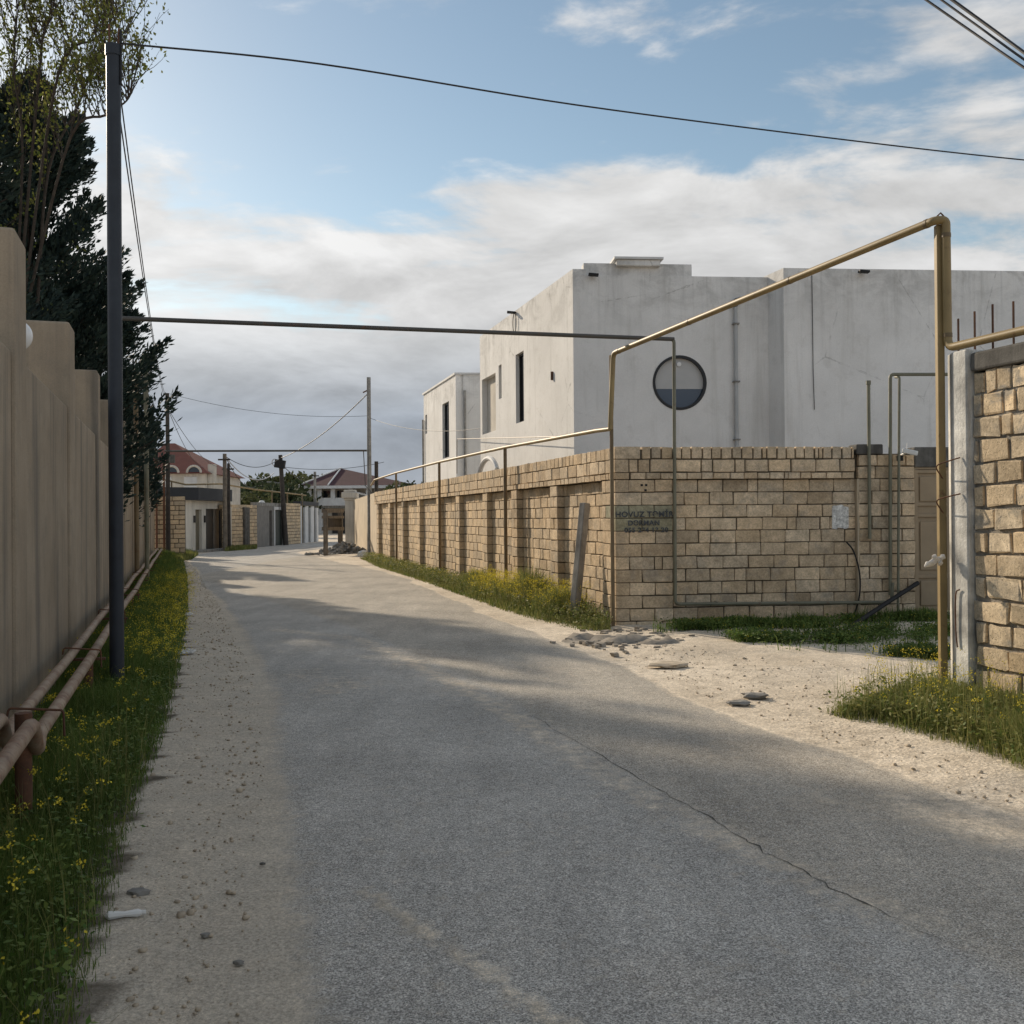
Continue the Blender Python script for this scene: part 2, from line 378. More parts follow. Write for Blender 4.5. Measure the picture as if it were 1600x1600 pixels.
m_sand = mk_sand(); m_asph = mk_asphalt(); m_plaster = mk_plaster(); m_white = mk_white()
m_stone = mk_limestone('limestone_block', (.605, .49, .35), .17, .6, .35); m_painted = mk_limestone('limestone_faded_green', (.355, .34, .245)); m_stone2 = mk_limestone('coarse_limestone', (.63, .525, .38), .18, .42, .8)
m_mortar = simple('dark_mortar', (.105, .085, .06), .35, 14, .95, .6, 90, .008)
m_mortar2 = simple('grey_mortar', (.27, .25, .215), .4, 9, .95, .8, 60, .015)
m_conc = simple('grey_concrete', (.27, .26, .24), .35, 4, .92, .4, 50, .01, streak=.35)
m_palepipe = simple('pale_grey_pipe', (.42, .43, .43), .1, 4, .5, .1); m_concdk = simple('dark_concrete', (.12, .115, .105), .35, 6, .92, .4, 50, .01, streak=.3)
m_lime = simple('limewashed_concrete', (.62, .61, .57), .45, 3.2, .92, .5, 40, .012, streak=.4)
m_gas = mk_pipe('ochre_gas_paint', (.27, .195, .085), amt=.15)
m_gasdk = mk_pipe('brown_gas_paint', (.16, .115, .06), amt=.4)
m_gasgr = mk_pipe('grey_green_paint', (.17, .165, .115), amt=.25)
m_darkpipe = mk_pipe('dark_grey_pipe_paint', (.075, .07, .062), amt=.25)
m_pole = simple('dark_blue_grey_paint', (.030, .036, .046), .2, 5, .5, .1, 50, .003)
m_waterpipe = mk_pipe('beige_pipe_wrap', (.345, .265, .19), (.16, .075, .04), .8, .7)
m_rust = mk_pipe('rusty_steel', (.10, .05, .03), (.16, .07, .035), .9, .8)
m_black = simple('black_rubber', (.016, .016, .017), .2, 8, .6, .1, 40, .002)
m_wire = simple('wire_sheath', (.03, .03, .032), .1, 8, .6, .0, 40, .001)
m_wirelt = simple('pale_wire_sheath', (.55, .55, .56), .1, 8, .6, .0, 40, .001)
m_wood = simple('weathered_timber', (.17, .145, .115), .35, 5, .9, .5, 40, .006, streak=.3)
m_wooddk = simple('tarred_timber', (.055, .048, .042), .3, 5, .9, .4, 40, .006)
m_gate = simple('tan_gate_paint', (.335, .255, .165), .12, 3, .55, .1, 60, .002)
m_glass = NT('dark_glass').out((.02, .026, .034), .06, spec=.6)
m_glassblue = NT('blue_glass').out((.035, .055, .085), .08, spec=.6)
m_frame = simple('black_window_frame', (.018, .019, .021), .1, 5, .4, .0)
m_blind = simple('grey_blind', (.46, .46, .45), .06, 2, .6, .0)
m_whitepl = simple('white_plastic', (.72, .72, .70), .06, 5, .45, .05, 40, .002)
m_cloth = simple('pale_cloth', (.70, .66, .60), .12, 12, .9, .3, 90, .003)
m_sack = simple('dusty_canvas', (.27, .24, .20), .3, 7, .95, .5, 60, .006)
m_paper = simple('torn_paper', (.60, .59, .56), .55, 24, .9, .1, 60, .001)
m_ink = simple('stencil_ink', (.085, .09, .095), .75, 26, .9, .0)
m_patch = simple('faded_green_paint', (.19, .185, .13), .35, 14, .95, .4, 60, .004)
m_grass = mk_leaf('grass_blades', (.055, .115, .02), (.175, .225, .055), .6, .3)
m_grassdry = mk_leaf('mixed_weeds', (.085, .135, .026), (.30, .28, .105), .65, .3)
m_flower = mk_leaf('mustard_petals', (.62, .50, .03), (.78, .66, .08), .6, .25)
m_conifer = mk_leaf('conifer_needles', (.014, .028, .026), (.042, .066, .050), .7, .08)
m_bud = mk_leaf('young_leaves', (.085, .125, .020), (.22, .22, .06), .6, .35)
m_bark = simple('grey_brown_bark', (.06, .049, .04), .3, 12, .95, .6, 30, .012)
m_farleaf = mk_leaf('far_foliage', (.028, .045, .020), (.070, .085, .040), .8, .15)
m_farleaf2 = mk_leaf('far_olive_foliage', (.06, .075, .028), (.13, .135, .06), .8, .15)
m_roofred = simple('red_roof_sheet', (.15, .045, .035), .15, 1.5, .9, .2, 12, .02)
m_roofmar = simple('maroon_roof_sheet', (.075, .032, .036), .15, 1.5, .85, .2, 12, .02)
m_cream = simple('cream_render', (.56, .52, .45), .15, 1.2, .9, .2, 20, .01, streak=.15)
m_kiosk = simple('ivory_render', (.62, .60, .54), .1, 1.2, .9, .2, 20, .006, streak=.12)
m_navy = simple('dark_roof_fascia', (.022, .026, .034), .15, 2, .5, .1)
m_dkdoor = simple('dark_door_panel', (.045, .043, .04), .15, 3, .5, .1)
m_olive = simple('olive_panel', (.17, .155, .11), .15, 3, .6, .1)
m_greydoor = simple('grey_door_sheet', (.19, .18, .165), .2, 3, .6, .15)
m_offwhite = simple('off_white_panel', (.60, .60, .59), .12, 2, .7, .1)
m_hillm = simple('scrub_hillside', (.13, .12, .075), .4, .06, .95, .3, .5, .3)
m_peb = simple('pebble', (.44, .37, .28), .3, 9, .95, .3, 60, .004)
m_bulb = NT('opal_globe').out((.80, .80, .79), .25, spec=.5)
m_tar = simple('road_crack_dark', (.085, .08, .072), .4, 20, .95, .2)

m_plaster_far = simple('beige_plaster', (.52, .43, .31), .15, 1.5, .93, .2, 30, .006, streak=.15)

# ------------------------------------------------------------------ frames of reference
UL = Vector((-.3164, .9487)); NL = Vector((.9487, .3164))      # along / out of the left wall
US = Vector((-.274, .9617)); NS = Vector((-.9617, -.274))      # along / out of (towards the road) the right walls
def LW(t, s, z=0.0): p = UL * t + NL * s; return V(p.x, p.y, z)

# ------------------------------------------------------------------ ground and road
PAIRS = [((5.6, -20), (10.3, -20)), ((1.7, -6), (6.2, -6)), ((.15, 0), (4.35, 0)), ((-.95, 4.0), (3.10, 4.3)), ((-1.52, 6.4), (2.47, 6.2)),
         ((-2.05, 8.3), (1.72, 8.5)), ((-2.55, 10), (1.28, 10.6)), ((-5.2, 17.8), (-.56, 17.5)), ((-7.9, 25), (-2.55, 25.8)), ((-10.0, 31.4), (-4.1, 31)),
         ((-12.1, 37), (-6.0, 36)), ((-14.2, 44), (-8.2, 42)), ((-15.2, 52), (-10.2, 48)), ((-14.5, 61), (-9.6, 53.5)), ((-12.5, 69), (-7.5, 58)), ((-7, 75), (-3, 64)), ((2, 80), (4, 68))]
def dens(poly):
    c = catmull([v3(p) for p in poly], 40); return np.array([(p.x, p.y) for p in c])
RL = dens([p[0] for p in PAIRS]); RR = dens([p[1] for p in PAIRS])
def vnoise(x, y, seed=0, oct=4, f=1.0):      # cheap smooth noise from sines
    r = np.random.default_rng(seed); o = np.zeros_like(x, dtype=float); a = 1.
    for k in range(oct):
        for q in range(3):
            th = r.uniform(0, 6.28); ph = r.uniform(0, 6.28); o += a * np.sin((x * math.cos(th) + y * math.sin(th)) * f * r.uniform(.7, 1.3) + ph) / 3
        f *= 2.1; a *= .55
    return o / 1.6
def seg_dist(px, py, poly):
    d = np.full(px.shape, 1e9)
    for (x0, y0), (x1, y1) in zip(poly[:-1], poly[1:]):
        dx, dy = x1 - x0, y1 - y0; L = dx * dx + dy * dy + 1e-12
        t = np.clip(((px - x0) * dx + (py - y0) * dy) / L, 0, 1)
        d = np.minimum(d, np.hypot(px - x0 - t * dx, py - y0 - t * dy))
    return d
def g2(*pts): return [tuple(gp(*p)[:2]) for p in pts]

def grime(x, y):      # greyer, dirtier gravel on the left shoulder
    cx = np.interp(y, (RL[:300, 1] + RR[:300, 1]) / 2, (RL[:300, 0] + RR[:300, 0]) / 2)
    return np.where((x < cx) & (y < 40), .75, 0.) - .45 * np.clip((y - 14) / 12, 0, 1)
def build_road():
    cy = (RL[:, 1] + RR[:, 1]) / 2; cx = (RL[:, 0] + RR[:, 0]) / 2
    s = np.concatenate([[0], np.cumsum(np.hypot(np.diff(cx), np.diff(cy)))])
    ss = []; c = 0
    while c < s[-1]:
        ss.append(c); yy = np.interp(c, s, cy)
        c += .35 if yy < 2 else .07 if yy < 12 else .18 if yy < 36 else .6
    ss = np.array(ss)
    Lx, Ly, Rx, Ry = [np.interp(ss, s, a) for a in (RL[:, 0], RL[:, 1], RR[:, 0], RR[:, 1])]
    nl = vnoise(Lx * 1, Ly, 3, 5, 1.3) * .10; nr = vnoise(Rx, Ry, 5, 5, 1.6) * .13
    nc = 72; v = np.linspace(0, 1, nc)
    wd = np.hypot(Rx - Lx, Ry - Ly)
    v0 = (-.02 + nl / wd)[:, None]; v1 = (1.0 + nr / wd)[:, None]
    vv = v0 + (v1 - v0) * v[None]
    X = Lx[:, None] + (Rx - Lx)[:, None] * vv; Y = Ly[:, None] + (Ry - Ly)[:, None] * vv
    Z = -.016 + .034 * (1 - (2 * v - 1) ** 4)[None] + .006 * vnoise(X, Y, 9, 3, 1.2) * (v * (1 - v) * 4)[None]
    D = np.clip(1.5 - (v[None] * wd[:, None]) / .17, 0, 1.4) + np.clip(1.7 - ((1 - v)[None] * wd[:, None]) / .12, 0, 1.5)
    D = D + np.clip(.30 - (v[None] * wd[:, None]) / 1.1, 0, 1) * (.55 + .5 * vnoise(X, Y, 21, 4, 1.5)) 
    D = D + np.clip(.35 - ((1 - v)[None] * wd[:, None]) / 1.6, 0, 1) * (.4 + .6 * vnoise(X, Y, 23, 4, 1.5))
    far = np.clip((Y - 16) / 26, 0, 1); D = D + .22 * far
    band = seg_dist(X, Y, g2((430, 985), (560, 1000), (640, 1035), (760, 1095), (900, 1185), (1000, 1245), (1130, 1312), (1250, 1370), (1420, 1440)))
    D = D + .60 * np.exp(-(band / .15) ** 2) * (.8 + .35 * vnoise(X, Y, 31, 4, 2.5))
    lin = seg_dist(X, Y, g2((575, 1395), (680, 1470), (780, 1540), (900, 1625), (1000, 1700)))
    D = D + 1.05 * np.exp(-(lin / .036) ** 2) * (.8 + .5 * vnoise(X, Y, 33, 3, 6))
    for px, py, r, a in ((1460, 1270, .28, .55), (1290, 1255, .18, .35), (1560, 1310, .25, .4), (520, 1075, .35, .4), (1120, 1180, .2, .25), (880, 1040, .5, .25), (470, 1055, .3, .3)):
        q = gp(px, py); u = vnoise(X, Y, px, 3, 3.5)
        D = D + a * np.exp(-(((X - q.x) ** 2 + ((Y - q.y) * .7) ** 2) / r ** 2)) * (1 + u)
    D = D - .04
    crack = g2((300, 900), (560, 985), (770, 1080), (880, 1150), (1000, 1222), (1100, 1280), (1195, 1338), (1300, 1390), (1420, 1450), (1600, 1540))
    cr = np.array(crack)
    xs = np.interp(Y, cr[::-1, 1], cr[::-1, 0]); side = np.clip((X - xs) / .06 * .5 + .5, 0, 1)
    nr_, nc_ = X.shape; idx = np.arange(nr_ * nc_).reshape(nr_, nc_)
    F = np.stack([idx[:-1, :-1], idx[:-1, 1:], idx[1:, 1:], idx[1:, :-1]], -1).reshape(-1, 4)
    o = np_mesh('road', np.stack([X, Y, Z], -1).reshape(-1, 3), F, m_asph, None, True, {'dust': D.ravel(), 'side': side.ravel(), 'grime': (grime(X, Y) * np.clip(1.6 - (v[None] * wd[:, None]) / .45, 0, 1)).ravel()})
    tag(o, kind='structure')
    # the long crack: a narrow jagged strip
    pts = []; P = g2((772, 1082), (880, 1152), (1000, 1222), (1100, 1278), (1195, 1335), (1300, 1392), (1420, 1452), (1500, 1490))
    for (a, b) in zip(P[:-1], P[1:]):
        n = 9
        for k in range(n):
            t = k / n; pts.append(V(a[0] + (b[0] - a[0]) * t + random.gauss(0, .009), a[1] + (b[1] - a[1]) * t + random.gauss(0, .013), 0))
    mb = MB(); vs = []
    for i, p in enumerate(pts):
        w = random.uniform(.001, .003) if i % 7 else random.uniform(.003, .006)
        z = .0265; w *= min(1, .25 + 3 * min(i, len(pts) - 1 - i) / len(pts))
        vs += [p + V(-w * .9, -w * .6, z), p + V(w * .9, w * .6, z)]
    mb.add(vs, [(2 * i, 2 * i + 1, 2 * i + 3, 2 * i + 2) for i in range(len(pts) - 1)])
    # drop strip on road surface height
    Pz = np.stack([X, Y, Z], -1).reshape(-1, 3)
    near = Pz[(Pz[:, 1] > 2) & (Pz[:, 1] < 11)]
    for q in mb.v:
        j = np.argmin((near[:, 0] - q.x) ** 2 + (near[:, 1] - q.y) ** 2); q.z = near[j, 2] + .003
    c = mb.build('crack', m_tar, o)
    return o
road = build_road()

def in_poly(x, y, poly):
    r = np.zeros(x.shape, bool); n = len(poly); j = n - 1
    for i in range(n):
        xi, yi = poly[i]; xj, yj = poly[j]
        c = ((yi > y) != (yj > y)) & (x < (xj - xi) * (y - yi) / (yj - yi + 1e-12) + xi); r ^= c; j = i
    return r
road_poly = [tuple(p) for p in RL[::8]] + [tuple(p) for p in RR[::-8]]
def ground_z(x, y):
    x = np.asarray(x, float); y = np.asarray(y, float)
    dl = np.minimum(seg_dist(x, y, RL[::10]), seg_dist(x, y, RR[::10])); ins = in_poly(x, y, road_poly)
    m = np.where(ins, 0, np.clip((dl - .15) / .8, 0, 1)); m = m * m * (3 - 2 * m)
    z = -.010 + m * (.012 + .028 * vnoise(x, y, 41, 4, 1.1) + .020 * vnoise(x, y, 43, 3, 4.5) + .012 * np.abs(vnoise(x + y * .4, y * 2.2, 45, 3, 5.)))
    return z
def soil(x, y):       # dark earth under the left verge plants
    e = g2((130, 1640), (165, 1500), (200, 1330), (235, 1220), (265, 1130), (283, 1040), (294, 960), (293, 900), (286, 872))
    poly = [(e[0][0] + .25, e[0][1] - .9)] + e + [tuple(LW(t, -1.03)[:2]) for t in (43, 20, 8, 1.5)]
    return in_poly(x + .07 * np.sin(y * 9.) + .05 * np.sin(y * 23. + 1), y, poly)
def build_ground():
    def ax(fine0, fine1, st, coarse):
        a = list(np.arange(fine0, fine1, st)); 
        return np.array([c for c in coarse if c < fine0] + a + [c for c in coarse if c >= fine1])
    xs = ax(-17, 10, .11, [-1500, -700, -300, -150, -80, -50, -35, -25, -20, 11, 13, 16, 20, 30, 50, 80, 150, 300, 700, 1500])
    ys = ax(1, 22, .11, [-300, -100, -50, -30, -20, -12, -6, -2, 0] + list(np.arange(22, 64, .6)) + [64, 70, 80, 95, 120, 160, 240, 400, 700, 1200, 2500])
    X, Y = np.meshgrid(xs, ys); Z = ground_z(X.ravel(), Y.ravel()).reshape(X.shape)
    idx = np.arange(X.size).reshape(X.shape)
    F = np.stack([idx[:-1, :-1], idx[:-1, 1:], idx[1:, 1:], idx[1:, :-1]], -1).reshape(-1, 4)
    tag(np_mesh('ground', np.stack([X, Y, Z], -1).reshape(-1, 3), F, m_sand, None, True, {'grime': np.where(soil(X.ravel(), Y.ravel()), 1.5, grime(X.ravel(), Y.ravel()))}), kind='structure')
build_ground()

def build_hill():
    xs = np.linspace(-260, 260, 90); ys = np.linspace(125, 700, 40); X, Y = np.meshgrid(xs, ys)
    q = np.clip((Y - 130) / 160, 0, 1); q = q * q * (3 - 2 * q)
    Z = -.5 + q * (9.5 + 2.5 * np.exp(-((X + 45) / 40) ** 2) + 1.6 * vnoise(X, Y, 51, 3, .03))
    idx = np.arange(X.size).reshape(X.shape); F = np.stack([idx[:-1, :-1], idx[:-1, 1:], idx[1:, 1:], idx[1:, :-1]], -1).reshape(-1, 4)
    tag(np_mesh('hill', np.stack([X, Y, Z], -1).reshape(-1, 3), F, m_hillm, None, True), kind='structure')
    return lambda x, y: float(-.5 + (lambda q: q * q * (3 - 2 * q))(min(max((y - 130) / 160, 0), 1)) * (9.5 + 2.5 * math.exp(-((x + 45) / 40) ** 2)))
hill_z = build_hill()

# ------------------------------------------------------------------ left plastered wall with tall pillars
def left_wall():
    root = thing('perimeter_wall', LW(7, -1.15), 'long tan plastered wall with tall square pillars along left verge', 'wall')
    tf = [7.73 + 3.38 * k for k in range(-4, 11)]
    for i, t in enumerate(tf):
        MB().box(LW(t - .5, -1.03), UL, .5, -NL, .45, -.1, 3.55 + random.uniform(-.02, .02)).build('pillar', m_plaster, root, bevel=.022)
        if i < len(tf) - 1:
            MB().box(LW(t + .002, -1.055), UL, 2.876, -NL, .24, -.1, 2.73).build('wall_panel', m_plaster, root, bevel=.025)
    # end return at the far end
    MB().box(LW(tf[-1] + .002, -1.055), UL, 2.2, -NL, .24, -.1, 2.73).build('wall_panel', m_plaster, root, bevel=.05)
    g = thing('globe_lamp', LW(7.86, -1.10, 2.9), 'white globe lamp fixed to the nearest tall wall pillar', 'lamp')
    MB().ball(LW(7.86, -1.12, 2.93), .115, 20, 14).build('globe', m_bulb, g, True)
    MB().tube([LW(7.73, -1.12, 2.93), LW(7.78, -1.12, 2.93)], .05, 12).build('lamp_base', m_black, g, True)
left_wall()

def twin_pipe():
    root = thing('twin_pipeline', LW(8, -.78), 'pair of beige wrapped pipes on rusty posts along the left wall foot', 'pipeline')
    for s, z, rr in ((-.87, .50, .036), (-.73, .46, .039)):
        P = [LW(-6, s + .02, z + .13), LW(5.45, s + .02, z + .13), LW(5.62, s + .02, z + .0 - .05), LW(5.85, s, z)] + [LW(5.85 + 2.9 * k, s + random.uniform(-.012, .012), z + random.uniform(-.02, .012)) for k in range(1, 13)]
        MB().tube(rounded(P, .09), rr, 12).build('pipe', m_waterpipe, root, True)
    for t in (-3, 1.5, 5.60, 9.3, 13, 17, 21, 25, 29, 33, 37, 40.5):
        MB().tube([LW(t, -.77, -.1), LW(t, -.77, .405 if t > 5.6 else .62)], .042, 10).build('support_post', m_rust, root, True)
        if t > 5.6: MB().bar(LW(t, -.94, .405), LW(t, -.63, .40), .05, .02).build('bracket', m_rust, root)
    for t in (6.15, 8.9, 12.6, 16.4, 21.2):
        MB().tube(rounded([LW(t, -.93, .50), LW(t, -.92, .555), LW(t, -.64, .525), LW(t, -.635, .38)], .02), .007, 6).build('tie_rod', m_rust, root, True)
twin_pipe()

# ------------------------------------------------------------------ poles on the left
def pole(name, base, h, r, mat, label, top_r=None, rebar=False, cat='pole', group=None):
    root = thing(name, base, label, cat, group)
    MB().tube([base + V(0, 0, -.2), base + V(0, 0, h)], [r, top_r or r], 16).build('shaft', mat, root, True)
    if rebar:
        for dx, hh in ((-.035, .2), (.045, .16)):
            MB().tube([base + V(dx, 0, h - .02), base + V(dx * 1.1, 0, h + hh)], .008, 6).build('rebar', m_rust, root, True)
        MB().tube([base + V(.068, -.01, h - .35), base + V(.072, -.01, h + .14)], .011, 6).build('hook', m_black, root, True)
        MB().tube([base + V(0, 0, h - .09), base + V(0, 0, h + .006)], r + .008, 16).build('collar', m_pole, root, True)
    return root
P_DARK = gp(183, 1092); pole('utility_pole', P_DARK, 5.86, .062, m_pole, 'dark painted steel pole standing in grass nearest on left', rebar=True)
PP1 = gp(214, 926); PP2 = gp(230, 923)
pole('pipe_post', V(PP1.x, PP1.y, 0), 4.6, .05, m_gasdk, 'thin brown post against left wall, nearer of the two slim posts', cat='post', group='slim posts along the left wall')
pole('pipe_post', V(PP2.x, PP2.y, 0), 5.0, .052, m_gasgr, 'thin olive green post against left wall, taller of the two slim posts', cat='post', group='slim posts along the left wall')
P_FAR = gp(263, 872); P_FAR2 = gp(578, 868)
fp = pole('utility_pole', P_FAR, 6.9, .10, m_wooddk, 'dark tarred pole at the far end of left wall holding a road pipe', .075)
MB().tube(rounded([P_FAR + V(-.05, -.1, 4.75), P_FAR + V(-.5, -.1, 4.7), P_FAR + V(-.55, -.1, 4.2), P_FAR + V(-.1, -.1, 4.05)], .15), .05, 8).build('cable_coil', m_black, fp, True)
MB().bar(P_FAR + V(.08, -.05, 4.15), P_FAR + V(.30, -.05, 4.15), .14, .34).build('junction_box', m_concdk, fp)
q = pole('utility_pole', P_FAR2, 7.65, .10, m_conc, 'grey concrete pole at far end of the long stone wall', .085)
MB().bar(P_FAR2 + V(-.25, 0, 7.0), P_FAR2 + V(.06, 0, 7.15), .05, .05).build('bracket', m_rust, q)
MB().bar(P_FAR2 + V(.0, -.12, 2.6), P_FAR2 + V(.55, -.2, 1.9), .06, .06).build('stay', m_wood, q)

# ------------------------------------------------------------------ stone meshes shared by all blocks
def stone_variants(n, jit, bev):
    out = []
    for i in range(n):
        bm = bmesh.new(); bmesh.ops.create_cube(bm, size=1.0)
        bmesh.ops.bevel(bm, geom=bm.edges[:], offset=bev, segments=1, affect='EDGES')
        rr = random.Random(100 + i + int(jit * 1000))
        for v in bm.verts: v.co += V(rr.uniform(-1, 1) * jit * .5, rr.uniform(-1, 1) * jit * .3, rr.uniform(-1, 1) * jit)
        me = bpy.data.meshes.new('stone'); bm.to_mesh(me); bm.free(); out.append(me)
    return out
SV = stone_variants(12, .034, .035); SV2 = stone_variants(12, .10, .03)
for me in SV: me.materials.append(m_stone)
for me in SV2: me.materials.append(m_stone2)

class Blocks:
    """rows of stone blocks: nearest become objects, the rest one joined part"""
    def __init__(s): s.items = []
    def block(s, origin, a, n, l0, l1, z0, z1, face, depth=.2, gap=.014):
        # origin 2d, a along, n outwards; l0..l1 along, face = offset outwards of front face
        c = Vector(origin) + a * ((l0 + l1) / 2) + n * (face - depth / 2)
        s.items.append((V(c.x, c.y, (z0 + z1) / 2), (max(l1 - l0 - gap, .02), depth, z1 - z0 - gap), math.atan2(a.y, a.x)))
    def row(s, origin, a, n, l0, l1, z0, z1, face, length, rnd=.12, phase=0., depth=.2, gap=.014, fface=None):
        x = l0
        first = True
        while x < l1 - 1e-3:
            L = length * random.uniform(1 - rnd, 1 + rnd)
            if random.random() < .09: L = length * random.uniform(.3, .5)
            if first and phase: L *= phase
            first = False
            e = x + L
            if l1 - e < length * .28: e = l1
            s.block(origin, a, n, x, min(e, l1), z0 + random.uniform(-.003, .003), z1 + random.uniform(-.003, .003), face + random.uniform(-.006, .006), depth, gap)
            x = e
    def build(s, root, variants, limit=300, painted=None):
        s.items.sort(key=lambda i: (i[0] - V(0, 0, 1.6)).length)
        off = ROOT[root.name]
        for i, (c, d, ang) in enumerate(s.items[:limit]):
            o = bpy.data.objects.new('stone', random.choice(variants)); COL.objects.link(o); o.parent = root
            o.location = c - off; flip = random.choice((0, math.pi)); o.rotation_euler = (0, 0, ang + flip + random.gauss(0, .004)); o.scale = d
            if painted and painted(c): o.material_slots[0].link = 'OBJECT'; o.material_slots[0].material = m_painted
        rest = s.items[limit:]
        if rest:
            Vs = []; Fs = []; b = 0
            base = [(np.array([v.co for v in me.vertices]), [tuple(p.vertices) for p in me.polygons]) for me in variants]
            fc = []
            for c, d, ang in rest:
                vv, ff = random.choice(base); q = vv * np.array(d); ca, sa = math.cos(ang), math.sin(ang)
                Vs.append(np.stack([q[:, 0] * ca - q[:, 1] * sa + c.x - off.x, q[:, 0] * sa + q[:, 1] * ca + c.y - off.y, q[:, 2] + c.z - off.z], -1))
                fc += [tuple(i + b for i in f) for f in ff]; b += len(vv)
            me = bpy.data.meshes.new('far_stones'); me.from_pydata(np.concatenate(Vs).tolist(), [], fc); me.materials.append(m_stone_far)
            o = link('far_stones', me, root); tag(o, kind='stuff')

def mk_stone_far():
    t = NT('limestone_far'); r = t.island(); col = (.605, .49, .35)
    c = t.mix(r, tuple(x * .78 for x in col), (col[0] * 1.18, col[1] * 1.12, col[2] * 1.02))
    k = t.mth('MULTIPLY', t.rng(t.noise(9, 5, .65), .3, .7, .82, 1.15), t.rng(t.noise(34, 6, .7), .3, .62, .74, 1.08))
    return t.out(t.scale(c, k), .95, t.noise(34, 6, .7), .5, .012, .15)
m_stone_far = mk_stone_far()

# ------------------------------------------------------------------ long stone wall: side along the road and front with the gate
CW = gp(963, 977); CWo = Vector((CW.x, CW.y))
ROWS = [(.05 + .19 * i, .05 + .19 * (i + 1)) for i in range(11)]
FA = Vector((.9948, .102)).normalized(); FN = Vector((FA.y, -FA.x))     # front wall along / out
FLEN = 4.62; RC = .12
def quoin(root, w, l, z0, z1, d=.0):
    g = .0055; o = CWo + FN * d + NS * d
    P = [o, o + FA * w, o + FA * w + US * l * .98 , o + US * l]
    if l > w: P = [o, o + FA * w, o + FA * w + US * l, o + US * l]
    j = lambda: random.uniform(-.003, .003)
    MB().prism([(p.x + j(), p.y + j()) for p in P], z0 + g, z1 - g).build('stone', m_painted if 1.38 < (z0 + z1) / 2 < 1.72 else m_stone, root, bevel=.006)
def side_wall():
    root = thing('stone_wall', CW, 'long tan limestone block wall with pilasters running along the road', 'wall')
    L = 25.2; B = Blocks(); core = MB()
    pil = [0.0] + [2.68, 5.18, 7.55, 10.3, 12.7, 15.6, 18.4, 21.3, 24.1]
    pw = [.55] + [.42] * 9
    edges = []
    for p, w in zip(pil, pw): edges.append((p, p + w))
    for k, (z0, z1) in enumerate(ROWS):
        for (a, b) in edges:
            if a == 0: B.row(CWo, US, NS, .204 if k % 2 else .394, b, z0, z1, 0, .39 if k % 2 else .2, .03, depth=.19)
            elif k % 2: B.row(CWo, US, NS, a, b, z0, z1, 0, .40, .05, .5, depth=.3)
            else: B.block(CWo, US, NS, a, b, z0, z1, random.uniform(-.005, .005), .3)
        for (a, b) in zip(edges[:-1], edges[1:]):
            B.row(CWo, US, NS, a[1] + .004, b[0] - .004, z0, z1, -RC, .40, .08, .5 if k % 2 else 0, depth=.18)
    B.row(CWo, US, NS, .205, L, -.14, .05, .0, .40, .08, depth=.34)
    B.row(CWo, US, NS, .234, L, 2.14, 2.24, .02, .22, .3, depth=.34)
    B.row(CWo, US, NS, .394, L, 2.24, 2.44, 0, .39, .1, .7, depth=.19)
    B.row(CWo, US, NS, .205, L, 2.44, 2.62, 0, .20, .2, depth=.3)
    core.box(CWo + US * .02 - NS * (RC + .016), US, L - .04, -NS, .12, -.2, 2.56)
    for (a, b) in edges: core.box(CWo + US * (a + .015) - NS * .017, US, b - a - .03, -NS, .20, -.2, 2.139)
    core.box(CWo + US * .015 - NS * .019, US, L - .03, -NS, .21, 2.141, 2.57)
    core.build('mortar', m_mortar, root)
    B.build(root, SV)
    return root
side_wall()
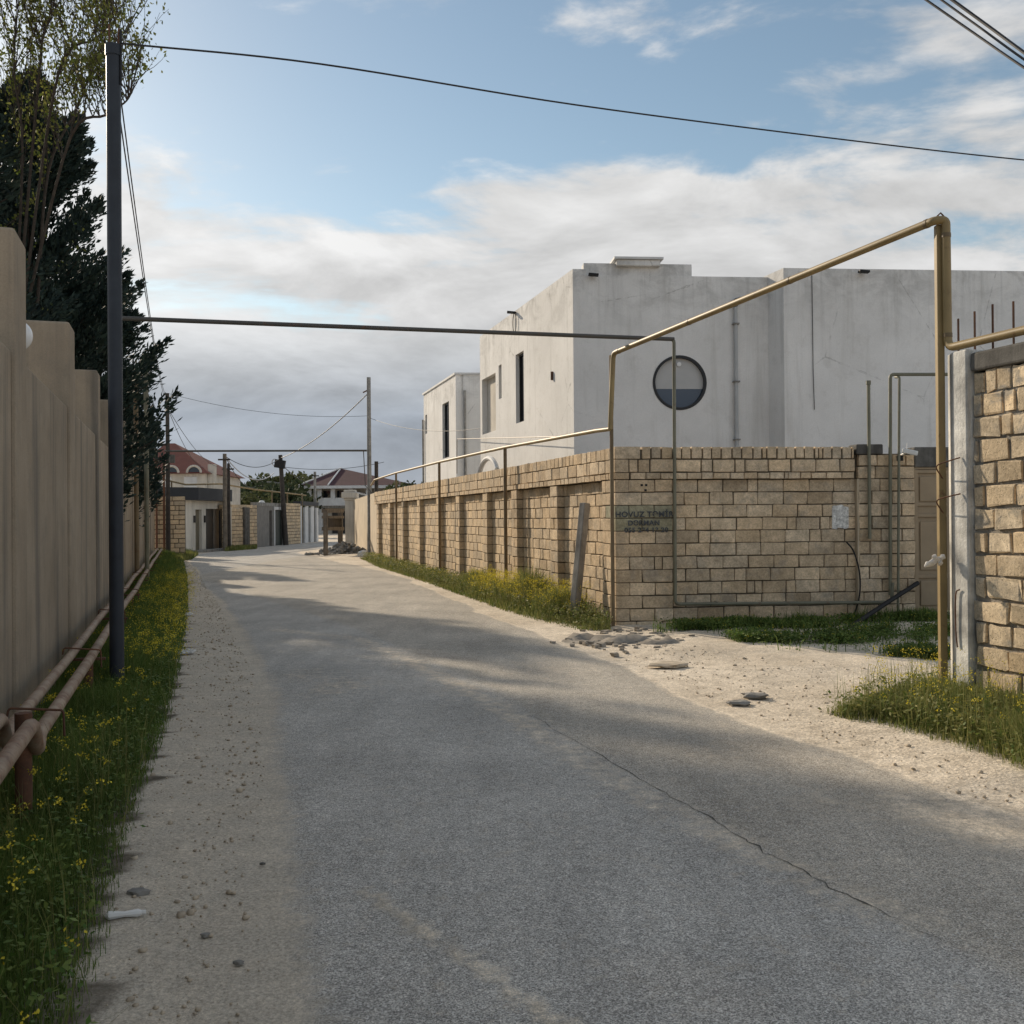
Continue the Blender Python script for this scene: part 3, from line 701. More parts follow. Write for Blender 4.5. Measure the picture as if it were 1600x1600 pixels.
def front_wall():
    root = thing('stone_wall', CW + v3(FA * .3), 'tan limestone corner wall facing camera with stencilled lettering and pipes', 'wall')
    B = Blocks(); core = MB(); a1 = .86; b0 = 3.72; b1 = FLEN; o = CWo + FA * .30
    st = .0
    for k, (z0, z1) in enumerate(ROWS):
        w_, l_ = (.39, .20) if k % 2 else (.20, .39)
        quoin(root, w_, l_, z0, z1)
        B.row(CWo, FA, FN, w_ + .004, a1, z0, z1, 0, .39, .04, depth=.19)
        B.row(CWo, FA, FN, a1 + .012, b0 - .004, z0, z1, -.07, .385, .05, .5 if k % 2 else 0, depth=.2)
        B.row(CWo, FA, FN, b0, b1, z0, z1, 0, .36, .2, .5 if k % 2 else 0, depth=.3)
    quoin(root, .3, .2, -.14, .05); quoin(root, .22, .23, 2.14, 2.24, .018); quoin(root, .2, .39, 2.24, 2.44); quoin(root, .38, .2, 2.44, 2.63)
    B.row(CWo, FA, FN, .304, b1, -.14, .05, 0, .40, .08, depth=.34)
    B.row(CWo, FA, FN, .226, b0 - .06, 2.14, 2.24, .02, .20, .3, depth=.2)
    B.row(CWo, FA, FN, b0, b1, 2.14, 2.33, .0, .3, .3, depth=.3)
    B.row(CWo, FA, FN, .205, b0 - .03, 2.24, 2.44, 0, .37, .08, .4, depth=.3, gap=.02)
    B.row(CWo, FA, FN, .40, b0 - .05, 2.44, 2.63, 0, .155, .12, depth=.28, gap=.02)
    B.row(CWo, FA, FN, b0 + .02, b1, 2.33, 2.50, -.0, .26, .2, depth=.28)
    core.box(CWo + FA * .06 - FN * .088, FA, b1 - .08, -FN, .14, -.2, 2.52)
    core.box(CWo + FA * .02 - FN * .018, FA, a1 - .03, -FN, .2, -.2, 2.138)
    core.box(CWo + FA * (b0 + .015) - FN * .018, FA, b1 - b0 - .03, -FN, .2, -.2, 2.3)
    core.box(CWo + FA * .025 - FN * .02, FA, b0 - .09, -FN, .21, 2.142, 2.585)
    core.build('mortar', m_mortar, root)
    B.build(root, SV, 300, lambda c: c.x < CW.x + .80 and 1.38 < c.z < 1.72)
    # concrete band above gate and cap at right
    MB().box(CWo + FA * (b0 - .02) - FN * -.012, FA, .42, -FN, .3, 2.505, 2.66).build('concrete_cap', m_concdk, root, bevel=.02)
    MB().box(CWo + FA * (b0 - .012) + FN * -.004, FA, .035, -FN, .2, .0, 2.137).build('mortar_strip', m_plaster_far, root)
    # stencilled lettering on a patch of faded paint
    n3 = V(FN.x, FN.y, 0); P0 = CW + n3 * .0
    def w(px, py, off): return onplane(px, py, P0 + n3 * off, n3)
    a = w(968, 795, .012); b = w(1052, 795, .012)
    def patch(px0, py0, px1, py1, off):
        return MB().add([w(px0, py1, off), w(px1, py1, off), w(px1, py0, off), w(px0, py0, off)], [(0, 1, 2, 3)])
    for txt, cx, cy, size in (('HOVUZ TƏMİR', 1007, 804, .112), ('DƏRMAN', 1006, 817.5, .10), ('055 234 13 20', 1010, 828.5, .098)):
        cu = bpy.data.curves.new('lettering', 'FONT'); cu.body = txt; cu.size = size; cu.align_x = 'CENTER'; cu.align_y = 'CENTER'; cu.extrude = .0006; cu.space_character = 1.08; cu.offset = .0035
        tmp = bpy.data.objects.new('tmp_text', cu); COL.objects.link(tmp); dg = bpy.context.evaluated_depsgraph_get()
        me = bpy.data.meshes.new_from_object(tmp.evaluated_get(dg)); bpy.data.objects.remove(tmp)
        me.materials.clear(); me.materials.append(m_ink)
        ob = link('stencilled_lettering', me, root); ob.location = w(cx, cy, .021) - ROOT[root.name]
        ob.rotation_euler = (rad(90), 0, math.atan2(FA.y, FA.x)); ob.scale = (1.06, 1, 1)
    for i, (px, py) in enumerate(((1003, 758), (1010, 758), (1009, 766))):
        p = w(px, py, .0115); MB().box((p - v3(FA) * .02)[:2], FA, .035, -FN, .01, p.z - .016, p.z + .016).build('drilled_hole', m_black, root)
    return root
front = front_wall()
FN3 = V(FN.x, FN.y, 0)
def wf(px, py, off=.0): return onplane(px, py, CW + FN3 * off, FN3)

def gate():
    g0 = CWo + FA * (FLEN + .02) - FN * .10
    root = thing('metal_gate', v3(g0), 'tan painted panelled metal gate beside the stone corner wall', 'gate')
    Wd = 3.2
    MB().box(g0, FA, Wd, -FN, .05, .12, 2.28).build('sheet', m_gate, root)
    fr = MB()
    for x in (0, .52, 1.06, 1.6, 2.13, 2.66, Wd - .06): fr.box(g0 + FA * x + FN * .035, FA, .06, -FN, .035, .12, 2.28)
    for z in (.12, .62, 1.55, 1.72, 2.22): fr.box(g0 + FA * .0 + FN * .033, FA, Wd, -FN, .033, z, z + .05)
    fr.build('gate_frame', m_gate, root, bevel=.006)
    for x in (.10, .62, 1.16, 1.7, 2.23, 2.74):
        for z0, z1 in ((.2, .58), (.74, 1.48), (1.79, 2.17)):
            MB().box(g0 + FA * x + FN * .022, FA, .36, -FN, .022, z0, z1).build('raised_panel', m_gate, root, bevel=.015)
    MB().box(g0 + FA * -.0 + FN * .06, FA, Wd + .5, -FN, .35, 2.31, 2.62).build('lintel', m_concdk, root, bevel=.02)
    MB().box(g0 + FA * .0 + FN * .03, FA, Wd, -FN, .2, 2.283, 2.309).build('gate_rail', m_gate, root)
    MB().box(g0 + FA * .0 + FN * .10, FA, Wd, -FN, .3, -.05, .08).build('sill', m_conc, root, bevel=.02)
gate()

# ------------------------------------------------------------------ near right wall, limewashed pillar, concrete beam
PB = gp(1500, 1092); PBo = Vector((PB.x, PB.y))
def right_wall():
    o = PBo - US * .16
    root = thing('stone_wall', v3(o), 'rough ochre limestone wall at right edge ending in whitewashed pillar', 'wall')
    B = Blocks(); core = MB(); L = 4.4; a = -US; n = NS
    z = -.08; k = 0
    while k < 14:
        B.row(o, a, n, .0, L, z, z + .192, -.02, .31, .28, .5 if k % 2 else .0, depth=.22, gap=.034); z += .192; k += 1
    B.row(o, a, n, .0, L, z, z + .19, -.03, .15, .15, depth=.2, gap=.02)
    core.box(o - n * .045, a, L, -n, .16, -.1, z + .17)
    core.build('mortar', m_mortar2, root); B.build(root, SV2)
    MB().box(o - n * .0, a, L, -n, .24, z + .195, z + .355).build('concrete_beam', m_concdk, root, bevel=.02)
    pl = MB()
    c0 = PBo
    poly = [c0 - US * .155 + NS * .03, c0 + NS * .035, c0 + US * .17 - NS * .045, c0 + US * .2 - NS * .28, c0 - US * .155 - NS * .28]
    pl.prism([tuple(p) for p in poly][::-1], -.1, 3.0)
    pillar = pl.build('pillar', m_lime, root, bevel=.015)
    for i, d in enumerate((-.14, .06, .27, .50)):
        p = PBo + a * d - n * .14
        MB().tube([v3(p, 2.9), v3(p, 3.36 + random.uniform(-.04, .03))], .010, 6).build('rebar', m_rust, root, True)
    for zz, s in ((2.02, .06), (1.72, .05)):
        MB().tube(rounded([v3(PBo + NS * .05 + US * .12, zz - .12), v3(PBo + NS * .16 + US * .10, zz), v3(PBo + NS * .042 - US * .08, zz + s)], .06), .006, 6).build('tie_wire', m_rust, root, True)
    MB().tube(catmull([v3(PBo + NS * .045 - US * .06, .95), v3(PBo + NS * .05 - US * .02, .9), v3(PBo + NS * .048 - US * .015, .6), v3(PBo + NS * .046 - US * .03, .45)], 4), .006, 6).build('bent_rebar', m_rust, root, True)
right_wall()

# ------------------------------------------------------------------ gas pipes over and along the right side
def gas_right():
    # near post, high span, drop beside the pillar
    pa = gp(958, 978); pb = gp(1474, 1088)
    top_b = at(1466, 347, pb.y); top_a = at(955, 553, pa.y); low_a = at(953, 671, pa.y)
    root = thing('gas_pipe', pb, 'tall ochre gas pipe span rising from stone corner to pillar at right', 'pipe')
    MB().bar(V(pb.x, pb.y, -.1), V(pb.x, pb.y, top_b.z - .03), .062, .062).build('post', m_gas, root, bevel=.006)
    MB().bar(V(pa.x, pa.y, -.1), V(pa.x, pa.y, top_a.z - .02), .052, .052).build('post', m_gasdk, root, bevel=.006)
    d0 = at(1478, 350, pb.y - .06); d1 = at(1481, 544, pb.y - .06)
    far = V(d1.x + .03, d1.y - .02, d1.z) - v3(US * .9, 0) + V(.03, 0, .01); far2 = far - v3(US * 3.5)
    MB().tube(rounded([low_a + V(-.0, -.05, 0), V(pa.x + .03, pa.y - .06, top_a.z), V(top_b.x - .05, top_b.y - .05, top_b.z), V(d0.x, d0.y, top_b.z), V(d1.x, d1.y, d1.z), far, far2], .09, 6), .037, 12).build('pipe', m_gas, root, True)
    for c in (V(top_b.x, top_b.y - .05, top_b.z),):
        MB().tube([c + V(-.07, 0, .0), c + V(.0, 0, .065), c + V(.06, 0, 0)], .008, 6).build('clamp', m_rust, root, True)
    for k_, (A_, B_, ts) in enumerate(((V(pa.x + .03, pa.y - .06, top_a.z), V(top_b.x - .05, top_b.y - .05, top_b.z), (.03, .34, .67, .985)), (V(d0.x, d0.y, top_b.z), V(d1.x, d1.y, d1.z), (.12, .9)))):
        for t_ in ts:
            c_ = A_.lerp(B_, t_); u_ = (B_ - A_).normalized() * .018; MB().tube([c_ - u_, c_ + u_], .0405, 12).build('weld_collar', m_gasdk, root, True)
    # low run along the side wall
    root = thing('gas_pipe', CW + v3(US * 4), 'ochre gas pipe running above long stone wall on slim posts', 'pipe', )
    pts = []
    for px, py, L in ((592, 750, 24), (627, 739, 18.9), (693, 722, 11.9), (803, 699, 5.45), (950, 673, .35)):
        P = CWo + US * L + NS * .16; pts.append(v3(P, at(px, py, P.y).z))
        if px > 600:
            if px < 950: MB().tube([v3(P, -.1), v3(P, pts[-1].z - .02)], .035, 10).build('post', m_gasdk, root, True)
    pts = [pts[0] + V(-.35, 1.6, -.15)] + pts + [V(pa.x - .03, pa.y - .06, low_a.z)]
    MB().tube(pts, .032, 10).build('pipe', m_gas, root, True)
    # road crossing in front
    e = wf(1053, 530, .12); e2 = wf(1055, 944, .10); e3 = wf(1393, 941, .10)
    lft = LW(13.7, -.80, 4.20)
    root = thing('gas_pipe', v3(e), 'dark thin pipe crossing over the road to a post by stencilled lettering', 'pipe')
    MB().tube(rounded([v3(lft, .5), lft, V(e.x, e.y, e.z)], .1), .030, 10).build('overhead_pipe', m_darkpipe, root, True)
    MB().tube(rounded([V(e.x - .12, e.y, e.z + .0), V(e.x + .0, e.y, e.z), V(e2.x, e2.y, e2.z), e3, V(e3.x + .02, e3.y, e3.z + .3)], .07), .026, 10).build('riser_pipe', m_gasgr, root, True)
    for px in (1120, 1230, 1330):
        p = wf(px, 943, .1); MB().bar(p + V(0, -.02, 0), p + V(0, .12, 0), .03, .05).build('wall_clip', m_gasgr, root)
    # double riser by the gate
    r1 = wf(1391, 585, .08); r2 = wf(1397, 590, .08); b1 = wf(1391, 930, .08); b2 = wf(1399, 975, .08)
    root = thing('gas_riser', v3(r1), 'pair of thin grey green riser pipes bending right near the gate', 'pipe')
    rr = wf(1500, 588, .08)
    MB().tube(rounded([b1, r1, r1 + V(1.6, .15, .01)], .06), .026, 10).build('pipe', m_gasgr, root, True)
    MB().tube(rounded([b2 + V(0.02, -.05, 0), r2 + V(.06, -.05, 0), r2 + V(.06, .1, .02)], .03), .02, 10).build('pipe', m_gasgr, root, True)
    root = thing('vent_pipe', v3(wf(1357, 840, .06)), 'single capped grey pipe standing above the corner wall left of double riser', 'pipe')
    t_ = wf(1357, 600, .06); b_ = wf(1359, 842, .06)
    MB().tube([b_, t_], .026, 10).build('pipe', m_gasgr, root, True); MB().tube([t_ - V(0, 0, .01), t_ + V(0, 0, .05)], .036, 12).build('cap', m_gasgr, root, True)
    # far road crossing
    lp = P_FAR + V(.1, -.1, 4.47); rp = P_FAR2 + V(-.18, -.1, 4.50)
    root = thing('gas_pipe', P_FAR2, 'thin dark pipe crossing road between the two far poles', 'pipe')
    MB().tube([lp + V(-.2, 0, 0), rp + V(.1, 0, 0)], .042, 8).build('pipe', m_darkpipe, root, True); MB().tube([rp + V(-.05, 0, 0), rp + V(.02, 0, -1.5), rp + V(.4, -.3, -1.9)], .02, 6).build('drop_pipe', m_darkpipe, root, True)
gas_right()

# ------------------------------------------------------------------ things on and by the corner wall
def corner_things():
    # paper notice
    p = wf(1300, 826, -.066); q = wf(1326, 826, -.066); zt = wf(1312, 788, -.066).z
    mb = MB(); vs = []; n = 8
    for i in range(n + 1):
        t = i / n; b = p.lerp(q, t); top = zt - (.02 if 0 < i < n else .05) + random.uniform(-.02, .02)
        vs += [V(b.x, b.y, b.z + random.uniform(-.01, .02)) + FN3 * .003, V(b.x, b.y, top) + FN3 * random.uniform(.003, .012)]
    mb.add(vs, [(2 * i, 2 * i + 2, 2 * i + 3, 2 * i + 1) for i in range(n)])
    o = mb.build('paper_notice', m_paper); tag(o, 'torn whitish paper notice stuck on the stone corner wall', 'notice')
    # hose
    P = [wf(1322, 846, .0), wf(1334, 862, .02), wf(1343, 895, .04), wf(1343, 930, .05), wf(1334, 962, .06), wf(1326, 980, .12)]
    tag(MB().tube(catmull(P, 6), .012, 8).build('hose', m_black, None, True), 'thin black hose hanging in a curve down the stone wall', 'hose')
    # leaning dark bar
    a = gp(1328, 980); b = wf(1434, 911, .06)
    tag(MB().tube([a, a.lerp(b, .5) + V(0, 0, .006), b], .034, 10).build('leaning_pipe', m_black, None, True), 'black pipe leaning diagonally against stone wall beside the gate', 'pipe')
    # leaning grey post on side wall
    Pb = CWo + US * 1.75 + NS * .38; Pt = CWo + US * 1.45 + NS * .07
    a = gp(896, 968); top = onplane(914, 786, CW + V(NS.x, NS.y, 0) * .08, V(NS.x, NS.y, 0))
    o = MB().bar(V(a.x, a.y, -.05), top, .13, .12).build('concrete_post', m_conc, None, bevel=.012); tag(o, 'square grey concrete post leaning against the long stone wall', 'post')
    # security camera
    c = wf(1418, 706, .10)
    r = thing('security_camera', c, 'white security camera on the corner wall above the gate', 'camera')
    MB().bar(c + V(-.07, .02, .02), c + V(.13, -.06, -.03), .075, .07).build('housing', m_whitepl, r, bevel=.012)
    MB().tube([c + V(-.04, .2, -.05), c + V(-.03, .03, -.02)], .018, 8).build('bracket', m_whitepl, r, True)
    MB().tube([c + V(-.01, .0, .03), c + V(.0, -.0, .14)], .006, 6).build('aerial', m_whitepl, r, True)
    MB().box((c + V(-.13, .08, 0))[:2], FA, .1, -FN, .08, c.z - .13, c.z - .05).build('junction_box', m_black, r)
    # white rag tied to the near post
    c = at(1458, 880, gp(1474, 1088).y - .06)
    mb = MB()
    rr = random.Random(3)
    for k in range(5):
        d = [V(-.13, -.02, -.055), V(-.07, -.03, .03), V(.03, -.03, .04), V(-.10, -.03, -.02), V(.01, -.03, -.05)][k]
        pts = [c + V(.05, 0, .03) + d * t + V(rr.uniform(-.008, .008), 0, rr.uniform(-.008, .008)) for t in (0, .25, .5, .75, 1)]
        mb.tube(pts, [.012, .024, .02, .026, .006], 7)
    o = mb.build('rag', m_cloth, None, True); tag(o, 'white plastic rag tied round the tall ochre post', 'rag')
    # crumpled sacks and stones near the corner
    for i, (px, py, sx, sy, h, lab) in enumerate(((925, 1000, .42, .30, .16, 'crumpled dusty canvas sack left of the stone wall corner'), (985, 1003, .50, .32, .13, 'flattened dusty canvas sack at foot of the stone wall corner'), (1030, 1006, .34, .25, .15, 'small crumpled canvas bundle right of the stone wall corner'))):
        c = gp(px, py); n = 10; g = np.linspace(-1, 1, n); GX, GY = np.meshgrid(g, g)
        r2 = np.sqrt(GX ** 2 + GY ** 2) + .12 * vnoise(GX * 2, GY * 2, 60 + i, 3, 1.5)
        Z = np.clip(1 - r2 ** 2, -.05, 1) * h * .7 * (.75 + .9 * vnoise(GX, GY, 70 + i, 3, 3.0) + np.random.default_rng(i).normal(0, .22, GX.shape)) - .015
        Vv = np.stack([c.x + GX * sx, c.y + GY * sy, Z], -1).reshape(-1, 3); idx = np.arange(n * n).reshape(n, n)
        Fq = np.stack([idx[:-1, :-1], idx[:-1, 1:], idx[1:, 1:], idx[1:, :-1]], -1).reshape(-1, 4)
        tag(np_mesh('canvas_sack', Vv, Fq, m_sack), lab, 'sack')
corner_things()

# ------------------------------------------------------------------ white houses
HA = Vector((.9965, .083)).normalized(); HN = Vector((HA.y, -HA.x)); HS = US; HSN = NS
def panel_wall(mb, o, a, inward, L, z0, z1, th, holes):
    xs = sorted({0, L, *[h[0] for h in holes], *[h[1] for h in holes]}); zs = sorted({z0, z1, *[h[2] for h in holes], *[h[3] for h in holes]})
    # merged vertically per column to keep seams few
    for x0, x1 in zip(xs[:-1], xs[1:]):
        spans = []
        for a0, a1 in zip(zs[:-1], zs[1:]):
            cx, cz = (x0 + x1) / 2, (a0 + a1) / 2
            if any(h[0] < cx < h[1] and h[2] < cz < h[3] for h in holes): continue
            if spans and abs(spans[-1][1] - a0) < 1e-6: spans[-1][1] = a1
            else: spans.append([a0, a1])
        for s in spans: mb.box(o + a * x0, a, x1 - x0, inward, th, s[0], s[1])
def house_main():
    A = at(897, 690, 22.0); Ao = Vector((A.x, A.y))
    root = thing('white_house', v3(A), 'large white rendered flat roofed house with round window behind stone corner wall', 'house')
    Ls = 8.5; Zt = 7.10; w = MB()
    n3 = V(NS.x, NS.y, 0)
    def sl(px, py):
        p = onplane(px, py, v3(Ao), n3); return (Vector((p.x, p.y)) - Ao).dot(US), p.z
    f3 = V(HN.x, HN.y, 0)
    def fl(px, py):
        p = onplane(px, py, v3(Ao), f3); return (Vector((p.x, p.y)) - Ao).dot(HA), p.z
    wins = []
    for (x0, y0, x1, y1) in ((805.5, 551, 819, 660), (779, 570, 784, 623), (753, 588, 775, 676)):
        a = sl(x1, y1); b = sl(x0, y0); c = sl(x0, y1); d = sl(x1, y0)
        wins.append([a[0], b[0], (a[1] + c[1]) / 2, (b[1] + d[1]) / 2])
    panel_wall(w, Ao + US * .3, US, -NS, Ls - .3, 0, Zt, .3, [[h[0] - .3, h[1] - .3, h[2], h[3]] for h in wins])
    w.prism([tuple(Ao), tuple(Ao + HA * .292), tuple(Ao + HA * .292 - HN * .3), tuple(Ao + US * .3 - NS * .3), tuple(Ao + US * .3)], 0, Zt)
    # front wall with the round opening
    cx, cz = fl(1062, 598); R = .61; sq = .75
    X1 = fl(1201, 600)[0]
    panel_wall(w, Ao + HA * .292, HA, -HN, X1 - .292, 0, 6.97, .3, [(cx - sq - .292, cx + sq - .292, cz - sq, cz + sq)])
    ring = []; n = 48
    for i in range(n):
        t = 2 * math.pi * i / n; k = sq / max(abs(math.cos(t)), abs(math.sin(t)))
        ring.append((R * math.cos(t), R * math.sin(t), k * math.cos(t), k * math.sin(t)))
    def fp(x, z, dep): p = Ao + HA * (cx + x) - HN * dep; return V(p.x, p.y, cz + z)
    vs = []; fs = []
    for (x, z, X, Z) in ring: vs += [fp(x, z, 0), fp(X, Z, 0), fp(x, z, .25)]
    for i in range(n):
        j = (i + 1) % n; fs += [(3 * i, 3 * i + 1, 3 * j + 1, 3 * j), (3 * i + 2, 3 * i, 3 * j, 3 * j + 2)]
    w.add(vs, fs)
    # raised parapet and right volume, back
    w.box(Ao + HA * .25 - HN * .02, HA, fl(1081, 415)[0] - .25, -HN, .3, 6.97, 7.24)
    w.box(Ao + HA * .3 + US * (Ls - .3), HA, 13.5, US, .3, 0, 6.9)
    w.build('wall', m_white, root)
    rv = MB().box(Ao + HA * X1 - US * .66, HA, 9.5, US, 5, 0, 7.02); rv.build('wing_wall', m_white, root)
    MB().box(Ao + HA * .3 + US * .3, HA, X1 - .1, US, Ls - .7, 6.75, 6.85).build('roof_slab', m_conc, root)
    MB().box(Ao + HA * 2.0 + US * .3, HA, .12, US, Ls - .8, .0, 6.7).build('inner_wall', m_concdk, root)
    x0 = fl(962, 405)[0]; x1_ = fl(1030, 405)[0]
    c = MB().box(Ao + HA * x0 + HN * .12, HA, x1_ - x0, -HN, 1.0, 7.16, 7.30); c.build('roof_vent_box', m_white, root, bevel=.02)
    MB().box(Ao + HA * (x0 - .06) + HN * .17, HA, x1_ - x0 + .12, -HN, 1.1, 7.302, 7.35).build('vent_lid', m_offwhite, root)
    # windows
    names = ('window', 'window', 'recess')
    for k, (a, b, z0, z1) in enumerate(wins):
        if k == 2:
            MB().box(Ao + US * a - NS * .16, US, b - a, -NS, .05, z0, z1).build('recessed_panel', m_cream, root)
            continue
        fr = MB(); o = Ao - NS * .10
        fr.box(o + US * a, US, .05, -NS, .08, z0, z1); fr.box(o + US * (b - .05), US, .05, -NS, .08, z0, z1)
        fr.box(o + US * (a + .05), US, b - a - .1, -NS, .08, z0, z0 + .05); fr.box(o + US * (a + .05), US, b - a - .1, -NS, .08, z1 - .05, z1)
        if k == 0: fr.box(o + US * ((a + b) / 2 - .02), US, .04, -NS, .08, z0 + .05, z1 - .05)
        f = fr.build('window', m_frame, root)
        MB().box(Ao + US * (a + .04) - NS * .15, US, b - a - .08, -NS, .02, z0 + .04, z1 - .04).build('pane', m_glass, f)
    # round window
    def ringmesh(r1, r2, d0, d1):
        m = MB(); vs = []; fs = []
        for i in range(n):
            t = 2 * math.pi * i / n
            for r, d in ((r1, d0), (r2, d0), (r2, d1), (r1, d1)): vs.append(fp(r * math.cos(t), r * math.sin(t), d))
        for i in range(n):
            j = (i + 1) % n
            for k in range(4): fs.append((4 * i + k, 4 * i + (k + 1) % 4, 4 * j + (k + 1) % 4, 4 * j + k))
        return m.add(vs, fs)
    f = ringmesh(R + .005, R - .055, -.012, .12).build('round_window', m_frame, root)
    zc = -.13
    def disc(cond, d):
        pts = []
        for i in range(96):
            t = 2 * math.pi * i / 96; x, z = (R - .05) * math.cos(t), (R - .05) * math.sin(t)
            pts.append((x, max(z, zc) if cond else min(z, zc)))
        return MB().add([fp(x, z, d) for x, z in pts], [tuple(range(96))])
    disc(True, .07).build('blind', m_blind, f); disc(False, .075).build('pane', m_glassblue, f)
    MB().tube([fp(0, .42, .03), fp(0, .42, .06)], .05, 14).build('latch', m_whitepl, f, True)
    # downpipe, lamps, cables
    p = fl(1148, 480); q = fl(1150, 700)
    def fo(x, z, off=.06): g = Ao + HA * x + HN * off; return V(g.x, g.y, z)
    MB().tube([fo(p[0], p[1]), fo(p[0], .2)], .042, 12).build('downpipe', m_palepipe, root, True)
    for z in (3.3, 4.6, 5.9): MB().bar(fo(p[0] - .07, z), fo(p[0] + .07, z), .13, .03).build('pipe_clip', m_conc, root)
    MB().tube(rounded([fo(p[0], p[1], .06), fo(p[0] - .03, p[1] + .12, .08), fo(p[0] + .25, p[1] + .2, .03)], .05), .055, 10).build('pipe_bend', m_concdk, root, True)
    def lamp(P, n2):
        n3_ = V(n2.x, n2.y, 0); l = MB(); l.bar(P, P + n3_ * .14, .05, .03); l.bar(P + n3_ * .14 + V(-.1, 0, .0), P + n3_ * .14 + V(.12, 0, -.02), .14, .05)
        return l.build('floodlight', m_black, root, bevel=.008)
    c1 = fl(925, 431); lamp(fo(*c1, .0), HN)
    c2 = sl(806, 488); g = Ao + US * c2[0]; lamp(V(g.x, g.y, c2[1]), NS)
    gg = V(g.x, g.y, c2[1]) + V(NS.x, NS.y, 0) * .04
    MB().tube([gg + v3(US * (math.sin(t) * .16), -.28 + math.cos(t) * .27) for t in np.linspace(0, 2 * math.pi, 18)], .011, 5).build('cable_loop', m_wire, root, True)
    c3 = sl(864, 586); g = Ao + US * c3[0] + NS * .02; MB().bar(V(g.x, g.y, c3[1] - .12), V(g.x, g.y, c3[1] + .08), .07, .04).build('bracket', m_rust, root)
    # arched canopy low on the side
    c4 = sl(790, 722); b = [Ao + US * c4[0] + NS * .5]
    MB().tube([v3(b[0] + US * (math.cos(t) * 1.1), c4[1] - .62 + math.sin(t) * .72) for t in np.linspace(.25, 2.6, 14)], .07, 8).build('arched_canopy', m_offwhite, root, True)
    # wing lamp and hanging cable
    wn = Ao + HA * X1 - US * .66
    def wl(px, py):
        P = onplane(px, py, v3(wn), f3); return P
    P = wl(1345, 426); lamp(P, HN)
    cb = [wl(1268, 430), wl(1269, 500), wl(1270, 580), wl(1272, 640)]
    MB().tube([c + f3 * .02 for c in cb], .008, 5).build('hanging_cable', m_wire, root, True)
    return Ao
house_A = house_main()

def house_second():
    B = at(712, 620, 38.3); Bo = Vector((B.x, B.y))
    root = thing('white_house', v3(Bo), 'smaller white rendered block with slit windows left behind the large white house', 'house')
    n3 = V(NS.x, NS.y, 0)
    def sl(px, py):
        p = onplane(px, py, v3(Bo), n3); return (Vector((p.x, p.y)) - Bo).dot(US), p.z
    Ls = sl(662, 640)[0]; wins = []
    for (x0, y0, x1, y1) in ((691, 632, 702, 714), (664.5, 649, 667.5, 677)):
        a = sl(x1, y1); b = sl(x0, y0); wins.append([a[0], min(b[0], Ls - .05), a[1], b[1]])
    w = MB(); panel_wall(w, Bo, US, -NS, Ls, 0, 7.12, .3, wins)
    w.box(Bo + HA * .295, HA, 6, -HN, .3, 0, 7.115)
    w.box(Bo + HA * .3 + US * (Ls - .3), HA, 6, US, .3, 0, 7.0)
    w.build('wall', m_white, root)
    MB().box(Bo - US * .03 + NS * .05, HA, 6.2, US, Ls + .1, 7.122, 7.20).build('roof_edge', m_offwhite, root)
    MB().box(Bo + HA * 1.6 + US * .3, HA, .1, US, Ls - .7, 0, 6.9).build('inner_wall', m_concdk, root)
    for k, (a, b, z0, z1) in enumerate(wins):
        fr = MB(); o = Bo - NS * .1
        fr.box(o + US * a, US, .07, -NS, .08, z0, z1); fr.box(o + US * (b - .07), US, .07, -NS, .08, z0, z1)
        fr.box(o + US * (a + .07), US, b - a - .14, -NS, .08, z0, z0 + .06); fr.box(o + US * (a + .07), US, b - a - .14, -NS, .08, z1 - .06, z1)
        if k == 0: fr.box(o + US * ((a + b) / 2 - .03), US, .06, -NS, .08, z0 + .06, z1 - .06)
        f = fr.build('window', m_frame, root)
        MB().box(Bo + US * (a + .05) - NS * .15, US, b - a - .1, -NS, .02, z0 + .05, z1 - .05).build('pane', m_glass, f)
    P = Bo + HN * .06 + HA * .35
    MB().tube([v3(P, .2), v3(P, 6.5)], .045, 8).build('downpipe', m_conc, root, True)
    P2 = Bo + US * (Ls - .1) + NS * .06
    MB().tube([v3(P2, .2), v3(P2, 6.0)], .04, 8).build('downpipe', m_conc, root, True)
    # service pipe between the blocks
    a = at(714, 740, 33); b = at(714, 686, 33); c = at(880, 682, 21.9)
    tag(MB().tube(rounded([a, b, c], .1), .012, 6).build('service_pipe', m_gasdk, None, True), 'thin service pipe running low across side of the large white house', 'pipe')
house_second()

